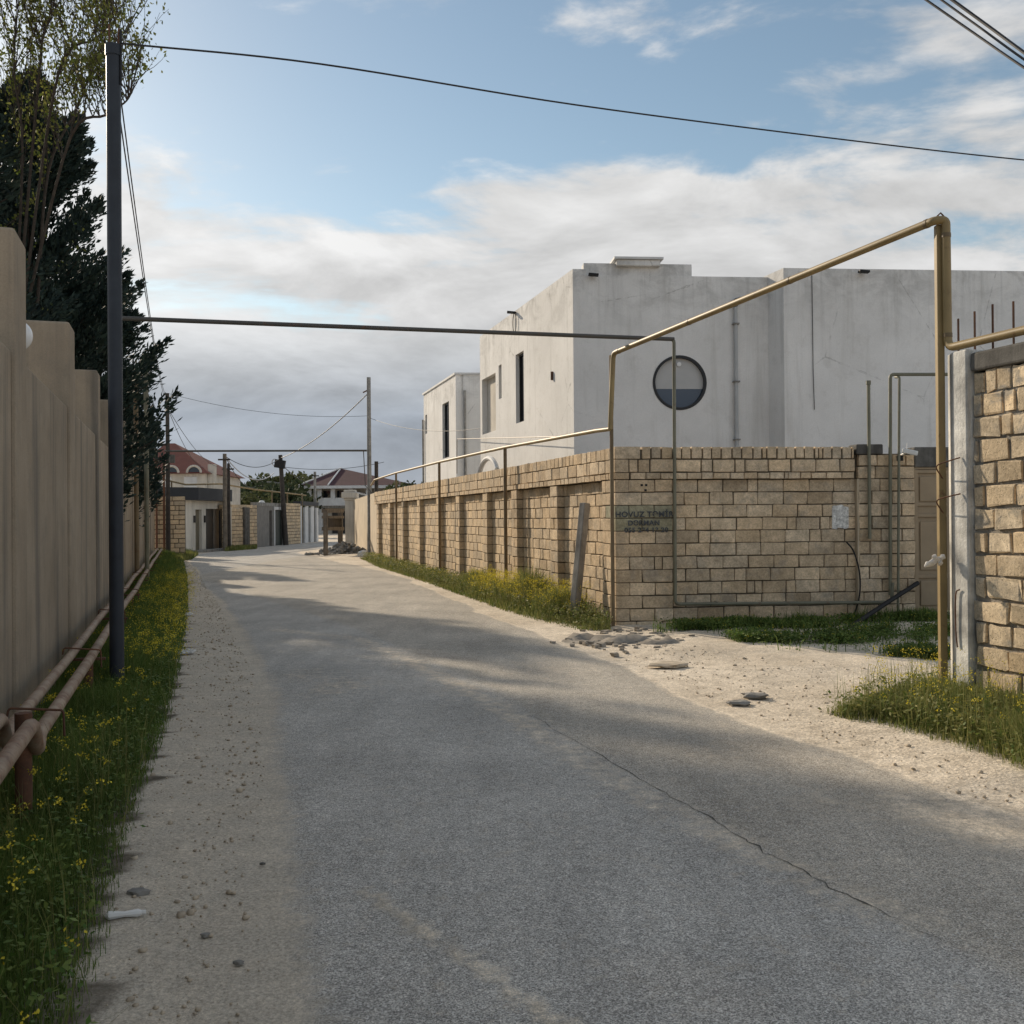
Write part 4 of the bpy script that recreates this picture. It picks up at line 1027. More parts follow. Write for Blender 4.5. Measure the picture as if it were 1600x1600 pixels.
# ------------------------------------------------------------------ far end of the street
def quad_dir(p, q):
    d = Vector((q[0] - p[0], q[1] - p[1])); L = d.length; d.normalize(); n = Vector((d.y, -d.x))   # n faces the camera side for left-to-right
    return d, n, L
def far_street():
    # ivory kiosk
    A = gp(262, 864); Bp = gp(299, 863); C = gp(352, 858.5)
    root = thing('gatehouse', v3(Bp), 'small ivory gatehouse with dark flat roof and dark door at far bend', 'building')
    a, n, L = quad_dir(A, Bp); b, nb, Lb = quad_dir(Bp, C)
    H = 2.55
    w = MB(); w.box(Vector(A[:2]), a, L, -n, .25, -.1, H)
    panel_wall(w, Vector(Bp[:2]), b, -nb, Lb, -.1, H, .25, [(.5, 1.25, -.05, 2.1), (1.75, 4.4, -.05, 2.15)])
    w.box(Vector(A[:2]) - n * 4.5, a, L + 2.0, -n, .25, -.1, H)
    w.build('wall', m_kiosk, root)
    MB().box(Vector(Bp[:2]) + b * .5 - nb * .15, b, .75, -nb, .05, -.05, 2.1).build('side_panel', m_olive, root)
    d = MB().box(Vector(Bp[:2]) + b * 1.75 - nb * .17, b, 1.3, -nb, .05, -.05, 2.15).build('door', m_dkdoor, root)
    MB().box(Vector(Bp[:2]) + b * 3.06 - nb * .15, b, 1.34, -nb, .05, -.05, 2.15).build('door', m_greydoor, root)
    for x in (.25, 1.5): MB().box(Vector(Bp[:2]) + b * x + nb * .08, b, .13, -nb, .08, 1.45, 1.8).build('wall_lamp', m_dkdoor, root)
    rf = MB().prism([tuple(Vector(A[:2]) + n * .35 - a * .6), tuple(Vector(Bp[:2]) + n * .35 + a * .25), tuple(Vector(C[:2]) + nb * .4), tuple(Vector(C[:2]) - nb * 3.5), tuple(Vector(A[:2]) - n * 5 - a * .6)], H, H + .62)
    rf.build('roof', m_navy, root)
    MB().tube(rounded([v3(Vector(C[:2]) + nb * .3 - b * .3, H), v3(Vector(C[:2]) + nb * .12 - b * 1.0, H - .45), v3(Vector(C[:2]) + nb * .12 - b * 1.0, .1)], .15), .06, 8).build('downpipe', m_black, root, True)
    MB().box(Vector(Bp[:2]) - b * .2 + nb * .02, b, Lb + 1.2, nb, .7, -.1, .10).build('step', m_conc, root)
    # rough brick garden wall left of the gatehouse
    q0 = gp(240, 869); q1 = gp(262, 866)
    # block wall after the gatehouse
    P = [gp(348, 859.5), gp(402, 855.5)]
    a, n, L = quad_dir(*P)
    root = thing('block_wall', v3(P[0]), 'weathered tan block wall right of the far gatehouse', 'wall')
    B = Blocks(); o = Vector(P[0][:2]); k = 0; z = .0
    while z < 2.2:
        x = 0
        B.row(o, a, n, 0, L, z, z + .2, random.uniform(-.01, .01), .4, .15, .5 if k % 2 else 0, depth=.2, gap=.025); z += .2; k += 1
    B.build(root, SV, 0)
    MB().box(o - n * .025, a, L, -n, .15, -.1, 2.15).build('mortar', m_mortar, root)
    for x in (.5, 2.4, L - 1.5): MB().box(o + a * x + n * .12, a, .3, -n, .14, -.1, 2.25).build('pilaster', m_concdk if x > 2 else m_cream, root)
    # grey gate piers and door
    P = [gp(402, 855.5), gp(447, 851)]; a, n, L = quad_dir(*P); o = Vector(P[0][:2])
    root = thing('entrance_wall', v3(P[0]), 'grey rendered entrance wall with dark green door by leaning pole', 'wall')
    w = MB(); panel_wall(w, o, a, -n, L, -.1, 2.35, .3, [(L * .40, L * .50, -.05, 2.1), (L * .56, L * .88, -.05, 2.15)]); w.build('wall', m_greydoor, root)
    MB().box(o + a * L * .55 + n * .05, a, L * .34, -n, .04, 2.15, 2.33).build('door_frame', m_offwhite, root)
    MB().box(o + a * L * .55 + n * .05, a, .16, -n, .04, -.05, 2.148).build('door_frame', m_offwhite, root)
    MB().box(o + a * (L * .89 - .16) + n * .05, a, .16, -n, .04, -.05, 2.148).build('door_frame', m_offwhite, root)
    MB().box(o + a * L * .56 - n * .12, a, L * .32, -n, .05, -.05, 2.15).build('door', simple('dark_green_door', (.055, .065, .055), .15, 3, .5, .1), root)
    MB().box(o + a * L * .40 - n * .12, a, L * .1, -n, .05, -.05, 2.1).build('niche_panel', m_wooddk, root)
    MB().box(o - n * -.03, a, L, -n, .4, 2.352, 2.55).build('coping', m_conc, root)
    # block pier
    P = [gp(448, 851), gp(470, 849)]; a, n, L = quad_dir(*P); o = Vector(P[0][:2])
    root = thing('block_pier', v3(P[0]), 'short tan block wall between the grey entrance and white slat fence', 'wall')
    B = Blocks(); z = 0; k = 0
    while z < 2.5: B.row(o, a, n, 0, L, z, z + .2, 0, .4, .1, .5 if k % 2 else 0, depth=.2, gap=.03); z += .2; k += 1
    B.build(root, SV, 0); MB().box(o - n * .025, a, L, -n, .15, -.1, 2.5).build('mortar', m_mortar, root)
    # white slat fence
    P = [gp(470, 849), gp(497, 846)]; a, n, L = quad_dir(*P); o = Vector(P[0][:2])
    root = thing('slat_fence', v3(P[0]), 'white vertical slat fence at the far bend of the road', 'fence')
    for i in range(6):
        x = L * i / 6; MB().box(o + a * x + n * (.1 * (i % 2)), a, L / 6 * .62, -n, .12, -.05, 2.45 - .1 * (i % 2)).build('slat', m_offwhite, root)
    MB().box(o - n * .14, a, L, -n, .08, -.05, 2.25).build('backing', m_concdk, root)
    MB().box(o - n * .0, a, L * 1.05, -n, .5, 2.5, 2.75).build('cap', m_navy, root)
    # gas line above far walls
    pts = [at(250, 748, 47), at(290, 757, 50), at(345, 756, 53), at(400, 765, 58), at(445, 770, 62), at(478, 774, 66)]
    root = thing('gas_pipe', gp(350, 862), 'sagging thin tan gas pipe running above the far walls', 'pipe')
    MB().tube(pts, .045, 7).build('pipe', m_gas, root, True)
    for px, Y, yt in ((268, 48.5, 752), (425, 60, 768), (449, 62.5, 771), (472, 65, 773)):
        p = at(px, yt, Y); MB().tube([V(p.x, p.y, -.1), p], .04, 7).build('post', m_gasdk, root, True)
    # round white lamp or dish
    c = at(409, 787, 57.5); tag(MB().ball(c, .2, 14, 10, (1, .5, 1)).build('satellite_dish', m_whitepl, None, True), 'small round white dish above the grey entrance wall', 'dish')
    # poles
    for px, yb, yt, r, m, lab in ((352, 861, 709, .13, m_wood, 'weathered wooden pole right of the far gatehouse'), (358, 860, 724, .1, m_wooddk, 'shorter dark pole close beside the weathered wooden pole'), (493, 846, 737, .12, m_conc, 'thin grey pole in front of the maroon roofed house')):
        b = gp(px, yb); t = at(px - 1, yt, b.y); r_ = thing('utility_pole', b, lab, 'pole'); MB().tube([b - V(0, 0, .3), V(t.x, t.y, t.z)], [r, r * .75], 10).build('shaft', m, r_, True)
        MB().bar(V(t.x - .3, t.y - .1, t.z - .3), V(t.x + .3, t.y - .1, t.z - .3), .08, .08).build('crossarm', m_wooddk, r_)
    b = gp(447, 852); t = at(438, 711, b.y); r_ = thing('utility_pole', b, 'dark leaning pole carrying tangled cables at the far bend', 'pole')
    MB().tube([b - V(0, 0, .3), t], [.17, .12], 10).build('shaft', m_wooddk, r_, True)
    MB().bar(t + V(-.3, -.1, -.5), t + V(.3, -.1, -.6), .3, .5).build('cable_box', m_black, r_)
    MB().tube([t + V(-.32 + .16 * math.cos(q), -.12, -.45 + .2 * math.sin(q)) for q in np.linspace(0, 6.28, 14)], .03, 6).build('cable_coil', m_wirelt, r_, True)
    # red roofed house
    Y = 72; c0 = at(205, 850, Y); c1 = at(323, 850, Y)
    root = thing('cream_house', V(c0.x, Y, 0), 'cream house with red hipped roof and arched dormers behind gatehouse', 'house')
    ze = at(300, 740, Y).z; zp = at(255, 692, Y + 4).z
    MB().aabb(c0.x, c1.x, Y, Y + 9, -.2, ze).build('wall', m_cream, root)
    e = .35; xr = at(275, 700, Y).x - 1.6
    roof = MB().add([V(c0.x - e, Y - e, ze), V(c1.x + e, Y - e, ze), V(c1.x + e, Y + 9 + e, ze), V(c0.x - e, Y + 9 + e, ze), V(c0.x + 1.0, Y + 4.5, zp), V(xr, Y + 4.5, zp)],
                    [(0, 1, 5, 4), (1, 2, 5), (2, 3, 4, 5), (3, 0, 4), (3, 2, 1, 0)]); rfo = roof.build('roof', m_roofred, root)
    for px in (268, 303):
        p = at(px, 738, Y - .2); m = MB(); 
        m.tube([V(p.x + .5 * math.cos(q), p.y, ze + .05 + .5 * math.sin(q)) for q in np.linspace(0, math.pi, 12)], .09, 6)
        m.build('dormer_arch', m_cream, rfo, True)
        MB().add([V(p.x, p.y + .05, ze)] + [V(p.x + .42 * math.cos(q), p.y + .05, ze + .05 + .42 * math.sin(q)) for q in np.linspace(0, math.pi, 12)], [tuple([0] + list(range(1, 13)))]).build('dormer_window', m_glass, rfo)
    p = at(328, 735, Y); MB().aabb(p.x - .25, p.x + .25, Y + .3, Y + .8, -.2, at(328, 725, Y).z).build('corner_tower', m_cream, root)
    for px0, px1, y0, y1 in ((249, 268, 745, 756), (288, 308, 745, 756), (249, 268, 759, 772), (288, 308, 759, 772)):
        p0 = at(px0, y1, Y); p1 = at(px1, y0, Y); f = MB().aabb(p0.x, p1.x, Y - .06, Y, p0.z, p1.z).build('shutter_panel', m_offwhite, root)
    # maroon roofed house
    Y = 104; L0 = at(478, 840, Y).x; L1 = at(592, 840, Y).x; xm = at(511, 840, Y).x
    zE = at(520, 759, Y).z; zP = at(533, 732, Y + 5).z; zB1 = at(520, 790, Y).z; zB0 = at(520, 783, Y).z
    root = thing('maroon_roof_house', V(L0, Y, 0), 'two storey pale house with maroon hipped roof and columned balcony', 'house')
    MB().aabb(L0 + 1.2, L1 + 3, Y + 1.6, Y + 11, -.2, zE).build('wall', m_cream, root)
    pk = at(533, 733, Y + 5)
    e = .6
    rv = [V(L0 - e, Y - e, zE), V(L1 + 4, Y - e, zE), V(L1 + 4, Y + 11, zE), V(L0 - e, Y + 11, zE), V(pk.x, Y + 5, zP), V(pk.x + 4.5, Y + 5, zP - .1 * 22)]
    rv = [V(L0 - e, Y - e, zE), V(L1 + 4, Y - e, zE), V(L1 + 4, Y + 11, zE), V(L0 - e, Y + 11, zE), V(pk.x, Y + 5, zP)]
    r_ = MB().add(rv, [(0, 1, 4), (1, 2, 4), (2, 3, 4), (3, 0, 4), (3, 2, 1, 0)]).build('roof', m_roofmar, root)
    MB().aabb(L0 - e, L1 + 4, Y - e - .02, Y - e + .15, zE - .3, zE - .003).build('eaves', m_offwhite, root)
    MB().tube([rv[0] + V(0, 0, .05), rv[4] + V(0, 0, .05)], .09, 6).build('ridge_cap', m_offwhite, r_, True)
    rg = at(505, 757, Y); MB().tube([V(at(514, 757, Y).x, Y - e, zE + .05), rv[4] + V(0, -.05, .05)], .09, 6).build('ridge_cap', m_offwhite, r_, True)
    MB().aabb(at(497, 780, Y).x, L1 + 3, Y, Y + .25, zB1, zB0 + .35).build('balcony_parapet', m_offwhite, root)
    MB().aabb(L0 + .2, L1 + 3, Y + .26, Y + 1.6, zB1 - .25, zB1).build('balcony_floor', m_conc, root)
    for px in (483, 499, 520, 548, 575):
        x = at(px, 800, Y).x; MB().aabb(x - .22, x + .22, Y + .02, Y + .42, zB0 + .352, zE - .3).build('column', m_offwhite, root)
    for px in (483, 499):
        x = at(px, 800, Y).x; MB().aabb(x - .25, x + .25, Y + .3, Y + .7, -.2, zB1 - .25).build('lower_column', m_offwhite, root)
    for px0, px1 in ((501, 517), (523, 545)):
        MB().aabb(at(px0, 800, Y).x, at(px1, 800, Y).x, Y + 1.5, Y + 1.6, zB0, zE - .5).build('window', m_glass, root)
    MB().aabb(at(515, 800, Y).x, at(547, 800, Y).x, Y + 1.45, Y + 1.6, -.1, zB1 - .6).build('garage_door', m_dkdoor, root)
    # plain beige wall and ornate pier past the long wall
    e0 = CWo + US * 25.25 - NS * .1; P1 = gp(553, 855); d, n, L = quad_dir((P1.x, P1.y), e0)
    root = thing('plaster_wall', v3(e0), 'plain beige plastered wall beyond the long stone wall', 'wall')
    MB().box(Vector(P1[:2]), d, L, -n, .25, -.1, 2.62).build('wall_panel', m_plaster_far, root)
    root = thing('gate_pier', v3(P1), 'ornate pale gate pier with capital behind the rubble heap', 'pier')
    x, y = P1.x - .2, P1.y + .1
    MB().aabb(x - .25, x + .25, y - .25, y + .25, -.1, 2.6).build('shaft', m_cream, root)
    for k, (w_, z0, z1) in enumerate(((.32, 2.602, 2.72), (.42, 2.722, 3.05), (.32, 3.052, 3.18))):
        MB().aabb(x - w_, x + w_, y - w_, y + w_, z0, z1).build('capital', m_cream, root, bevel=.04)
    MB().bar(V(x + .3, y - .3, 3.05), V(x + 2.2, y - .6, 2.55), .08, .08).build('brace', m_offwhite, root)
    # ruined frame
    c0 = gp(509, 868); c1 = gp(532, 864)
    root = thing('timber_frame', c0, 'grey weathered timber frame standing by the road before rubble', 'frame')
    hz = at(509, 797, c0.y).z
    MB().bar(c0 - V(0, 0, .1), V(c0.x, c0.y, hz), .17, .17).build('post', m_wood, root); MB().bar(c1 - V(0, 0, .1), V(c1.x, c1.y, hz), .2, .2).build('post', m_wood, root)
    for y, h in ((798, .18), (808, .12), (826, .16)):
        MB().bar(V(c0.x - .1, c0.y - .1, at(509, y, c0.y).z), V(c1.x + .15, c1.y - .1, at(532, y, c1.y).z), .1, h).build('rail', m_wood, root)
    MB().bar(V(c0.x, c0.y + .1, at(509, 817, c0.y).z), V(c1.x, c1.y + .1, at(509, 817, c0.y).z), .05, .42).build('board', m_wooddk, root)
    # rubble heap
    mb = MB(); rr = random.Random(11)
    bm = bmesh.new(); bmesh.ops.create_icosphere(bm, subdivisions=1, radius=1); base = [v.co.copy() for v in bm.verts]; bf = [tuple(v.index for v in f.verts) for f in bm.faces]; bm.free()
    cc = gp(545, 866)
    for i in range(300):
        r = abs(rr.gauss(0, .55)); t = rr.uniform(0, 6.28); s = rr.uniform(.04, .16)
        p = V(cc.x + r * math.cos(t) * 1.5 - .3, cc.y + r * math.sin(t) * .9 + .5, max(.02, .55 - r * .55) * rr.uniform(.2, 1.))
        if rr.random() < .25: p = V(cc.x + rr.uniform(-1.9, .9), cc.y + rr.uniform(-.7, .4), .03); s *= .7
        mb.add([p + V(v.x * s * rr.uniform(.6, 1.2), v.y * s * rr.uniform(.6, 1.2), v.z * s * rr.uniform(.5, 1)) for v in base], bf)
    o = mb.build('rubble_heap', m_conc); tag(o, 'heap of grey rubble beside the timber frame and ornate pier', 'rubble', kind='stuff')
    c = gp(567, 870); mb = MB(); mb.ball(c + V(0, 0, .12), .22, 12, 8, (1.1, .8, .65)); 
    for v in mb.v: v += V(rr.gauss(0, .02), rr.gauss(0, .02), rr.gauss(0, .02))
    tag(mb.build('plastic_bag', m_whitepl, None, True), 'white plastic bag lying beside the far rubble heap', 'bag')
    # short dark chimney post behind wall
    b = at(588, 800, 46); t = at(588, 721, 46); tag(MB().tube([V(b.x, b.y, -.1), t], .09, 10).build('flue_pipe', m_wooddk, None, True), 'short dark flue pipe standing behind the long stone wall', 'pipe')
    # brick return wall with rusty pipes at end of left wall
    t0 = LW(44.6, -1.1)
    root = thing('brick_wall', v3(t0), 'reddish brown block wall glimpsed past the end of the left wall', 'wall')
    a = Vector((.96, .28)); a.normalize(); n = Vector((a.y, -a.x)); B = Blocks(); z = 0; k = 0; o = Vector(t0[:2]) + a * .02
    while z < 2.6: B.row(o, a, n, 0, 1.25, z, z + .2, 0, .4, .1, .5 if k % 2 else 0, depth=.2, gap=.03); z += .2; k += 1
    B.build(root, SV, 0); MB().box(o - n * .025, a, 1.25, -n, .15, -.1, 2.6).build('mortar', m_mortar, root)
    for k, x in enumerate((.12, .42)):
        p = Vector(t0[:2]) + a * x + n * .15
        tag(MB().tube([v3(p, -.1), v3(p, 4.6 - k * .5)], .05, 8).build('rusty_pipe', m_rust, None, True), ('taller' if k == 0 else 'shorter') + ' rusty upright pipe at end of the left wall', 'pipe')
far_street()

# ------------------------------------------------------------------ wires
def wire(label, pts, r, m=m_wire, group=None):
    tag(MB().tube(pts, r, 5).build('overhead_cable', m, None, True), label, 'cable', group)
def wires():
    T = P_DARK + V(.07, -.01, 5.88)
    P = [T] + [at(px, py, Y) for px, py, Y in ((500, 100, 9.6), (900, 164, 10.9), (1300, 216, 12.2), (1600, 250, 13.2), (1900, 276, 14.2))]
    wire('long dark cable sagging from near pole top across the sky to the right', catmull(P, 8), .0095)
    wire('thin cable rising from near pole top out of the upper left frame', [T, at(222, 0, 8.2), at(262, -80, 7)], .004)
    for i in range(2):
        wire(('upper' if i else 'lower') + ' thin cable running from near dark pole to the far tarred pole', sagline(P_DARK + V(.05, .02, 5.45 - .25 * (1 - i)), P_FAR + V(0, 0, 6.75 - .3 * (1 - i)), .55 + .15 * i), .007)
    TR = [(1390, -40), (1515, 47), (1610, 112), (1760, 205)]
    for i, (dx, dy, lab) in enumerate(((0, 0, 'lowest of three thick black cables crossing the upper right corner'), (10, -8, 'middle of three thick black cables crossing the upper right corner'), (22, -11, 'highest of three thick black cables crossing the upper right corner'))):
        wire(lab, catmull([at(px + dx, py + dy * (1.4 - k * .35), 8.5 - k * .6) for k, (px, py) in enumerate(TR)], 6), (.010, .009, .013)[i])
    LT = at(438, 716, gp(447, 852).y); FT = at(352, 713, gp(352, 861).y); RT = P_FAR2 + V(-.1, 0, 6.9)
    wire('cable from leaning far pole up to the grey concrete pole', sagline(LT, RT, .35), .022)
    wire('slack cable between the two far poles beside gatehouse', sagline(FT, LT, .55), .018)
    wire('pale slack cable hanging from the wooden far pole', sagline(FT, LT + V(-.4, 0, -.9), .75), .026, m_wirelt)
    wire('cable from wooden far pole dropping behind the block wall', sagline(FT, at(400, 760, 70), .6), .02)
    wire('cable from leaning far pole to maroon roofed house', sagline(LT + V(0, 0, -.3), at(500, 757, 103), .5), .025)
    wire('thin level cable from leaning far pole toward the stone wall', sagline(LT + V(0, 0, -.5), at(600, 722, 60), .3), .015)
    for i, xx in enumerate((318, 345)):
        wire(('left' if i == 0 else 'right') + ' of two thin cables dropping from tarred pole behind red roofed house', sagline(P_FAR + V(0, 0, 6.3), at(xx, 730, 71), .6), .013)
    wire('faint cable from concrete pole past the white houses', sagline(P_FAR2 + V(.05, 0, 5.9), at(760, 668, 33), .3), .009)
    wire('faint long cable from far tarred pole to grey concrete pole', sagline(P_FAR + V(0, 0, 6.9), P_FAR2 + V(0, 0, 6.0), .35), .008)
wires()

# ------------------------------------------------------------------ trees
def quads_from(c, d, up, ln, wd):
    """leaf quads: base c, direction d*ln, half width up*wd"""
    n = len(c); v = np.empty((n, 4, 3)); s = up * wd[:, None]
    v[:, 0] = c - s * .5; v[:, 1] = c + d * (ln * .5)[:, None] - s; v[:, 2] = c + d * ln[:, None]; v[:, 3] = c + d * (ln * .5)[:, None] + s
    return v.reshape(-1, 3), np.arange(n * 4).reshape(n, 4)
def unit(a): return a / (np.linalg.norm(a, axis=1, keepdims=True) + 1e-9)
def conifer(base, h, r, plumes, per, label, seed, z0=.12, leaf=.11, profile=None, extra=()):
    g = np.random.default_rng(seed); root = thing('conifer_tree', base, label, 'tree', 'dark conifers behind the left wall')
    tr = [base + V(0, 0, -.2), base + V(.05, .05, h * .4), base + V(0, 0, h * .75), base + V(0, 0, h * .97)]
    MB().tube(catmull(tr, 3), [.19 * (1 - i / 9.5) + .012 for i in range(10)], 8).build('trunk', m_bark, root, True)
    C = []; D = []; U = []; Ln = []; Wd = []; br = MB()
    specs = []
    for i in range(plumes):
        q = (i + g.uniform(0, 1)) / plumes; zt = z0 + (1 - z0) * q ** .9
        pr = profile(q) if profile else max(.12, (1 - q) ** .75 * (1 - .35 * max(0, .25 - q) / .25))
        specs.append((zt * h, g.uniform(0, 2 * math.pi), r * pr * g.uniform(.65, 1.2), g.uniform(.35, .9)))
    specs += list(extra)
    for (z, az, ln, rise) in specs:
        p0 = np.array([base.x, base.y, z - rise * ln * .55]); d = np.array([math.cos(az), math.sin(az), rise]); d /= np.linalg.norm(d); L = ln * math.hypot(1, rise)
        if ln > .4: br.tube([V(*p0), V(*(p0 + d * L * .85))], [.03, .006], 4, False)
        t = g.uniform(.12, 1, per) ** .8
        wr = (.10 + .20 * L) * np.sin(np.pi * np.clip(t, 0, .985) ** 1.25) + .02
        off = g.normal(0, 1, (per, 3)); off = unit(off) * (wr * g.uniform(.2, 1, per))[:, None]
        off[:, 2] *= .8
        c = p0 + d * (t * L)[:, None] + off; c[:, 2] += .22 * L * t ** 2
        dd = unit(d * .9 + off / (wr[:, None] + .03) * .6 + g.normal(0, .35, (per, 3)) + np.array([0, 0, .35]))
        C.append(c); D.append(dd); U.append(unit(np.cross(dd, g.normal(0, 1, (per, 3))))); Ln.append(g.uniform(.6, 1.4, per) * leaf); Wd.append(g.uniform(.6, 1.3, per) * leaf * .20)
    v, f = quads_from(*[np.concatenate(a) for a in (C, D, U, Ln, Wd)])
    br.build('branches', m_bark, root)
    tag(np_mesh('crown', v, f, m_conifer, root), kind='stuff')
    return root
def budding_tree(base, label, seed, h=9.0, mat=m_bud, lean=(0, 0), levels=4, leafn=5, leaf=.05, spread=.5, forced=()):
    rr = random.Random(seed); g = np.random.default_rng(seed); root = thing('budding_tree', base, label, 'tree')
    tk = MB(); br = MB(); tips = []
    def grow(p, d, L, r, lv):
        n = 5; pts = [p]; q = d.copy()
        for k in range(n):
            q = (q + V(rr.gauss(0, .10), rr.gauss(0, .10), rr.gauss(.05, .06))).normalized(); pts.append(pts[-1] + q * L / n)
        (tk if lv == 0 else br).tube(pts, [r * (1 - .5 * k / n) for k in range(n + 1)], 7 if lv < 2 else 4 if lv < 3 else 3, False)
        if lv >= 2:
            for k in range(1, n + 1): tips.append((pts[k], q, lv))
        if lv >= levels: return
        for k in range(4 if lv < 1 else rr.choice((3, 4))):
            t = rr.uniform(.35, 1.) if k else 1.
            i = min(int(t * n), n - 1); pp = pts[i].lerp(pts[i + 1], t * n - i)
            az = rr.uniform(0, 6.283); side = V(math.cos(az), math.sin(az), 0)
            nd = (q * (1.0 if lv else .9) + side * rr.uniform(.35, .9) * spread * 1.6 + V(0, 0, .25)).normalized()
            grow(pp, nd, L * rr.uniform(.52, .78), r * .52 * rr.uniform(.8, 1.1), lv + 1)
    grow(base + V(0, 0, -.2), V(lean[0], lean[1], 1).normalized(), h * .36, .045, 0)
    for pts in forced:
        P = catmull(pts, 5); br.tube(P, [.016 * (1 - i / len(P)) + .006 for i in range(len(P))], 6, False)
        for i in range(4, len(P)):
            for q in range(3):
                d = (V(rr.uniform(-.7, .35), rr.uniform(-.5, .5), rr.uniform(.6, 1.4))).normalized(); grow(P[i], d, rr.uniform(.4, 1.0), .008, levels - 1)
    tk.build('trunk', m_bark, root, True); br.build('branches', m_bark, root)
    C = []; 
    for p, q, lv in tips:
        for k in range(rr.randint(0, leafn)): C.append([p.x + rr.gauss(0, .04), p.y + rr.gauss(0, .04), p.z + rr.gauss(0, .05)])
    C = np.array(C); n = len(C); d = unit(g.normal(0, 1, (n, 3)) + np.array([0, 0, .6])); u = unit(np.cross(d, g.normal(0, 1, (n, 3))))
    v, f = quads_from(C, d, u, g.uniform(.6, 1.4, n) * leaf, g.uniform(.6, 1.2, n) * leaf * .38)
    tag(np_mesh('foliage', v, f, mat, root), kind='stuff')
def trees():
    def prof(q): return max(.10, min(1., (1 - q) ** .62) * (.8 + .2 * min(1, q / .3)))
    conifer(V(-8.55, 17.6, 0), 9.3, 2.6, 170, 460, 'tallest dark conifer at left edge behind the plastered wall', 21, .14, .13, prof)
    conifer(V(-10.45, 25, 0), 7.5, 1.4, 110, 420, 'broad dark conifer overhanging wall between the steel pole and slim posts', 22, .2, .14, lambda q: .62 + .38 * min(1, (1 - q) * 2.2))
    conifer(V(-13.9, 36, 0), 5.9, 1.05, 70, 330, 'low dark conifer beside the far tarred pole', 23, .25, .15, lambda q: max(.3, (1 - q) ** .4))
    conifer(V(-8.4, 15.0, 0), 6.9, 1.6, 80, 420, 'shorter dark conifer nearest the camera behind first wall pillars', 24, .2, .11, prof)
    conifer(V(-7.45, 12.7, 0), 7.7, 1.9, 95, 380, 'extra dark conifer added mostly out of view at left, shading the road', 25, .2, .11, prof)  # added conifer, mostly outside the frame, placed to block sun from the near road
    b = V(-6.45, 13.0, 0)
    budding_tree(b, 'bare budding tree with young leaves rising above the first conifer', 5, 8.6, lean=(-.02, .0), spread=.5, leafn=3, leaf=.052,
                 forced=([V(-6.3, 13, 4.6), at(110, 215, 12.6), at(165, 180, 12.2), at(195, 160, 12.0), at(206, 145, 11.9)], [V(-6.4, 13, 4.4), at(90, 120, 12.7), at(150, 60, 12.4), at(185, 25, 12.2)], [V(-6.4, 13, 5), at(60, 130, 12.7), at(70, 50, 12.5), at(100, -10, 12.4)], [V(-6.5, 13, 4.2), at(35, 230, 12.9), at(22, 110, 12.7), at(30, -10, 12.6)], [V(-6.3, 13.2, 4.5), at(75, 270, 13.2), at(120, 170, 13.4), at(150, 100, 13.4), at(205, 40, 13.4)]))
    # trees far off
    specs = [(336, 738, 92, 2.6, 3, 0), (318, 752, 88, 2.2, 3, 0), (352, 742, 95, 2.4, 2, 0), (390, 752, 120, 4.2, 3, 0), (402, 744, 150, 4.5, 3, 0), (372, 760, 110, 3.2, 3, 0), (425, 748, 112, 3.4, 4, 0), (443, 752, 104, 4.0, 3, 0), (455, 738, 190, 6.5, 4, 1), (478, 744, 175, 5.0, 4, 1), (470, 762, 118, 3.0, 3, 0), (422, 744, 185, 6.0, 3, 1), (640, 742, 95, 2.2, 2, 0), (655, 737, 95, 1.7, 1.5, 0), (612, 752, 100, 2.6, 3, 1), (492, 742, 150, 4.0, 4, 1), (508, 741, 160, 4.0, 3, 1), (385, 766, 90, 2.6, 2.5, 1), (460, 776, 84, 2.4, 2.2, 0)]
    seen = ['left of the wooden far pole', 'against the red roofed house', 'right of the wooden far pole', 'left of the pale hill house', 'highest on the hill left', 'low behind the block wall', 'left of the leaning dark pole', 'behind the leaning dark pole', 'crowning the hill skyline', 'on the hill right of leaning pole', 'over the short block wall', 'behind the pale hill house', 'over the long stone wall near white block', 'touching the smaller white block', 'over the far plaster wall', 'left of the maroon roof', 'behind the maroon roof peak', 'closest above the weathered block wall', 'just behind the white slat fence']
    for i, ((px, yt, Y, rad_, hh, kind), s) in enumerate(zip(specs, seen)):
        g = np.random.default_rng(300 + i); t = at(px, yt, Y); gz = hill_z(t.x, Y) if Y > 130 else 0; rad_ = rad_ * .72
        gz = max(gz, -.1) if Y > 130 else 0
        base = V(t.x, Y, gz - .2); hT = t.z - gz
        root = thing('leafy_tree' if kind else 'dark_tree', base, ('olive' if kind else 'dark green') + ' far tree ' + s, 'tree', 'far trees beyond the street')
        MB().tube([base, base + V(0, 0, hT * .6)], [.2, .1], 6).build('trunk', m_bark, root, True)
        n = 1500; nl = 14; cen = g.normal(0, .42, (nl, 3)) * rad_; cen[:, 2] = g.uniform(.35, .80, nl) * hT; lr = rad_ * g.uniform(.28, .5, nl)
        which = g.integers(0, nl, n); dirs = unit(g.normal(0, 1, (n, 3))); c = cen[which] + dirs * (lr[which] * g.uniform(.6, 1.05, n))[:, None]; c[:, 2] = np.clip(c[:, 2], hT * .12, hT)
        c += np.array([base.x, base.y, gz]); dd = unit(dirs + g.normal(0, .5, (n, 3))); u = unit(np.cross(dd, g.normal(0, 1, (n, 3))))
        sz = .18 * rad_ / 1.6 * g.uniform(.6, 1.4, n); v, f = quads_from(c, dd, u, sz * 1.6, sz * .6)
        tag(np_mesh('crown', v, f, m_farleaf2 if kind else m_farleaf, root), kind='stuff')
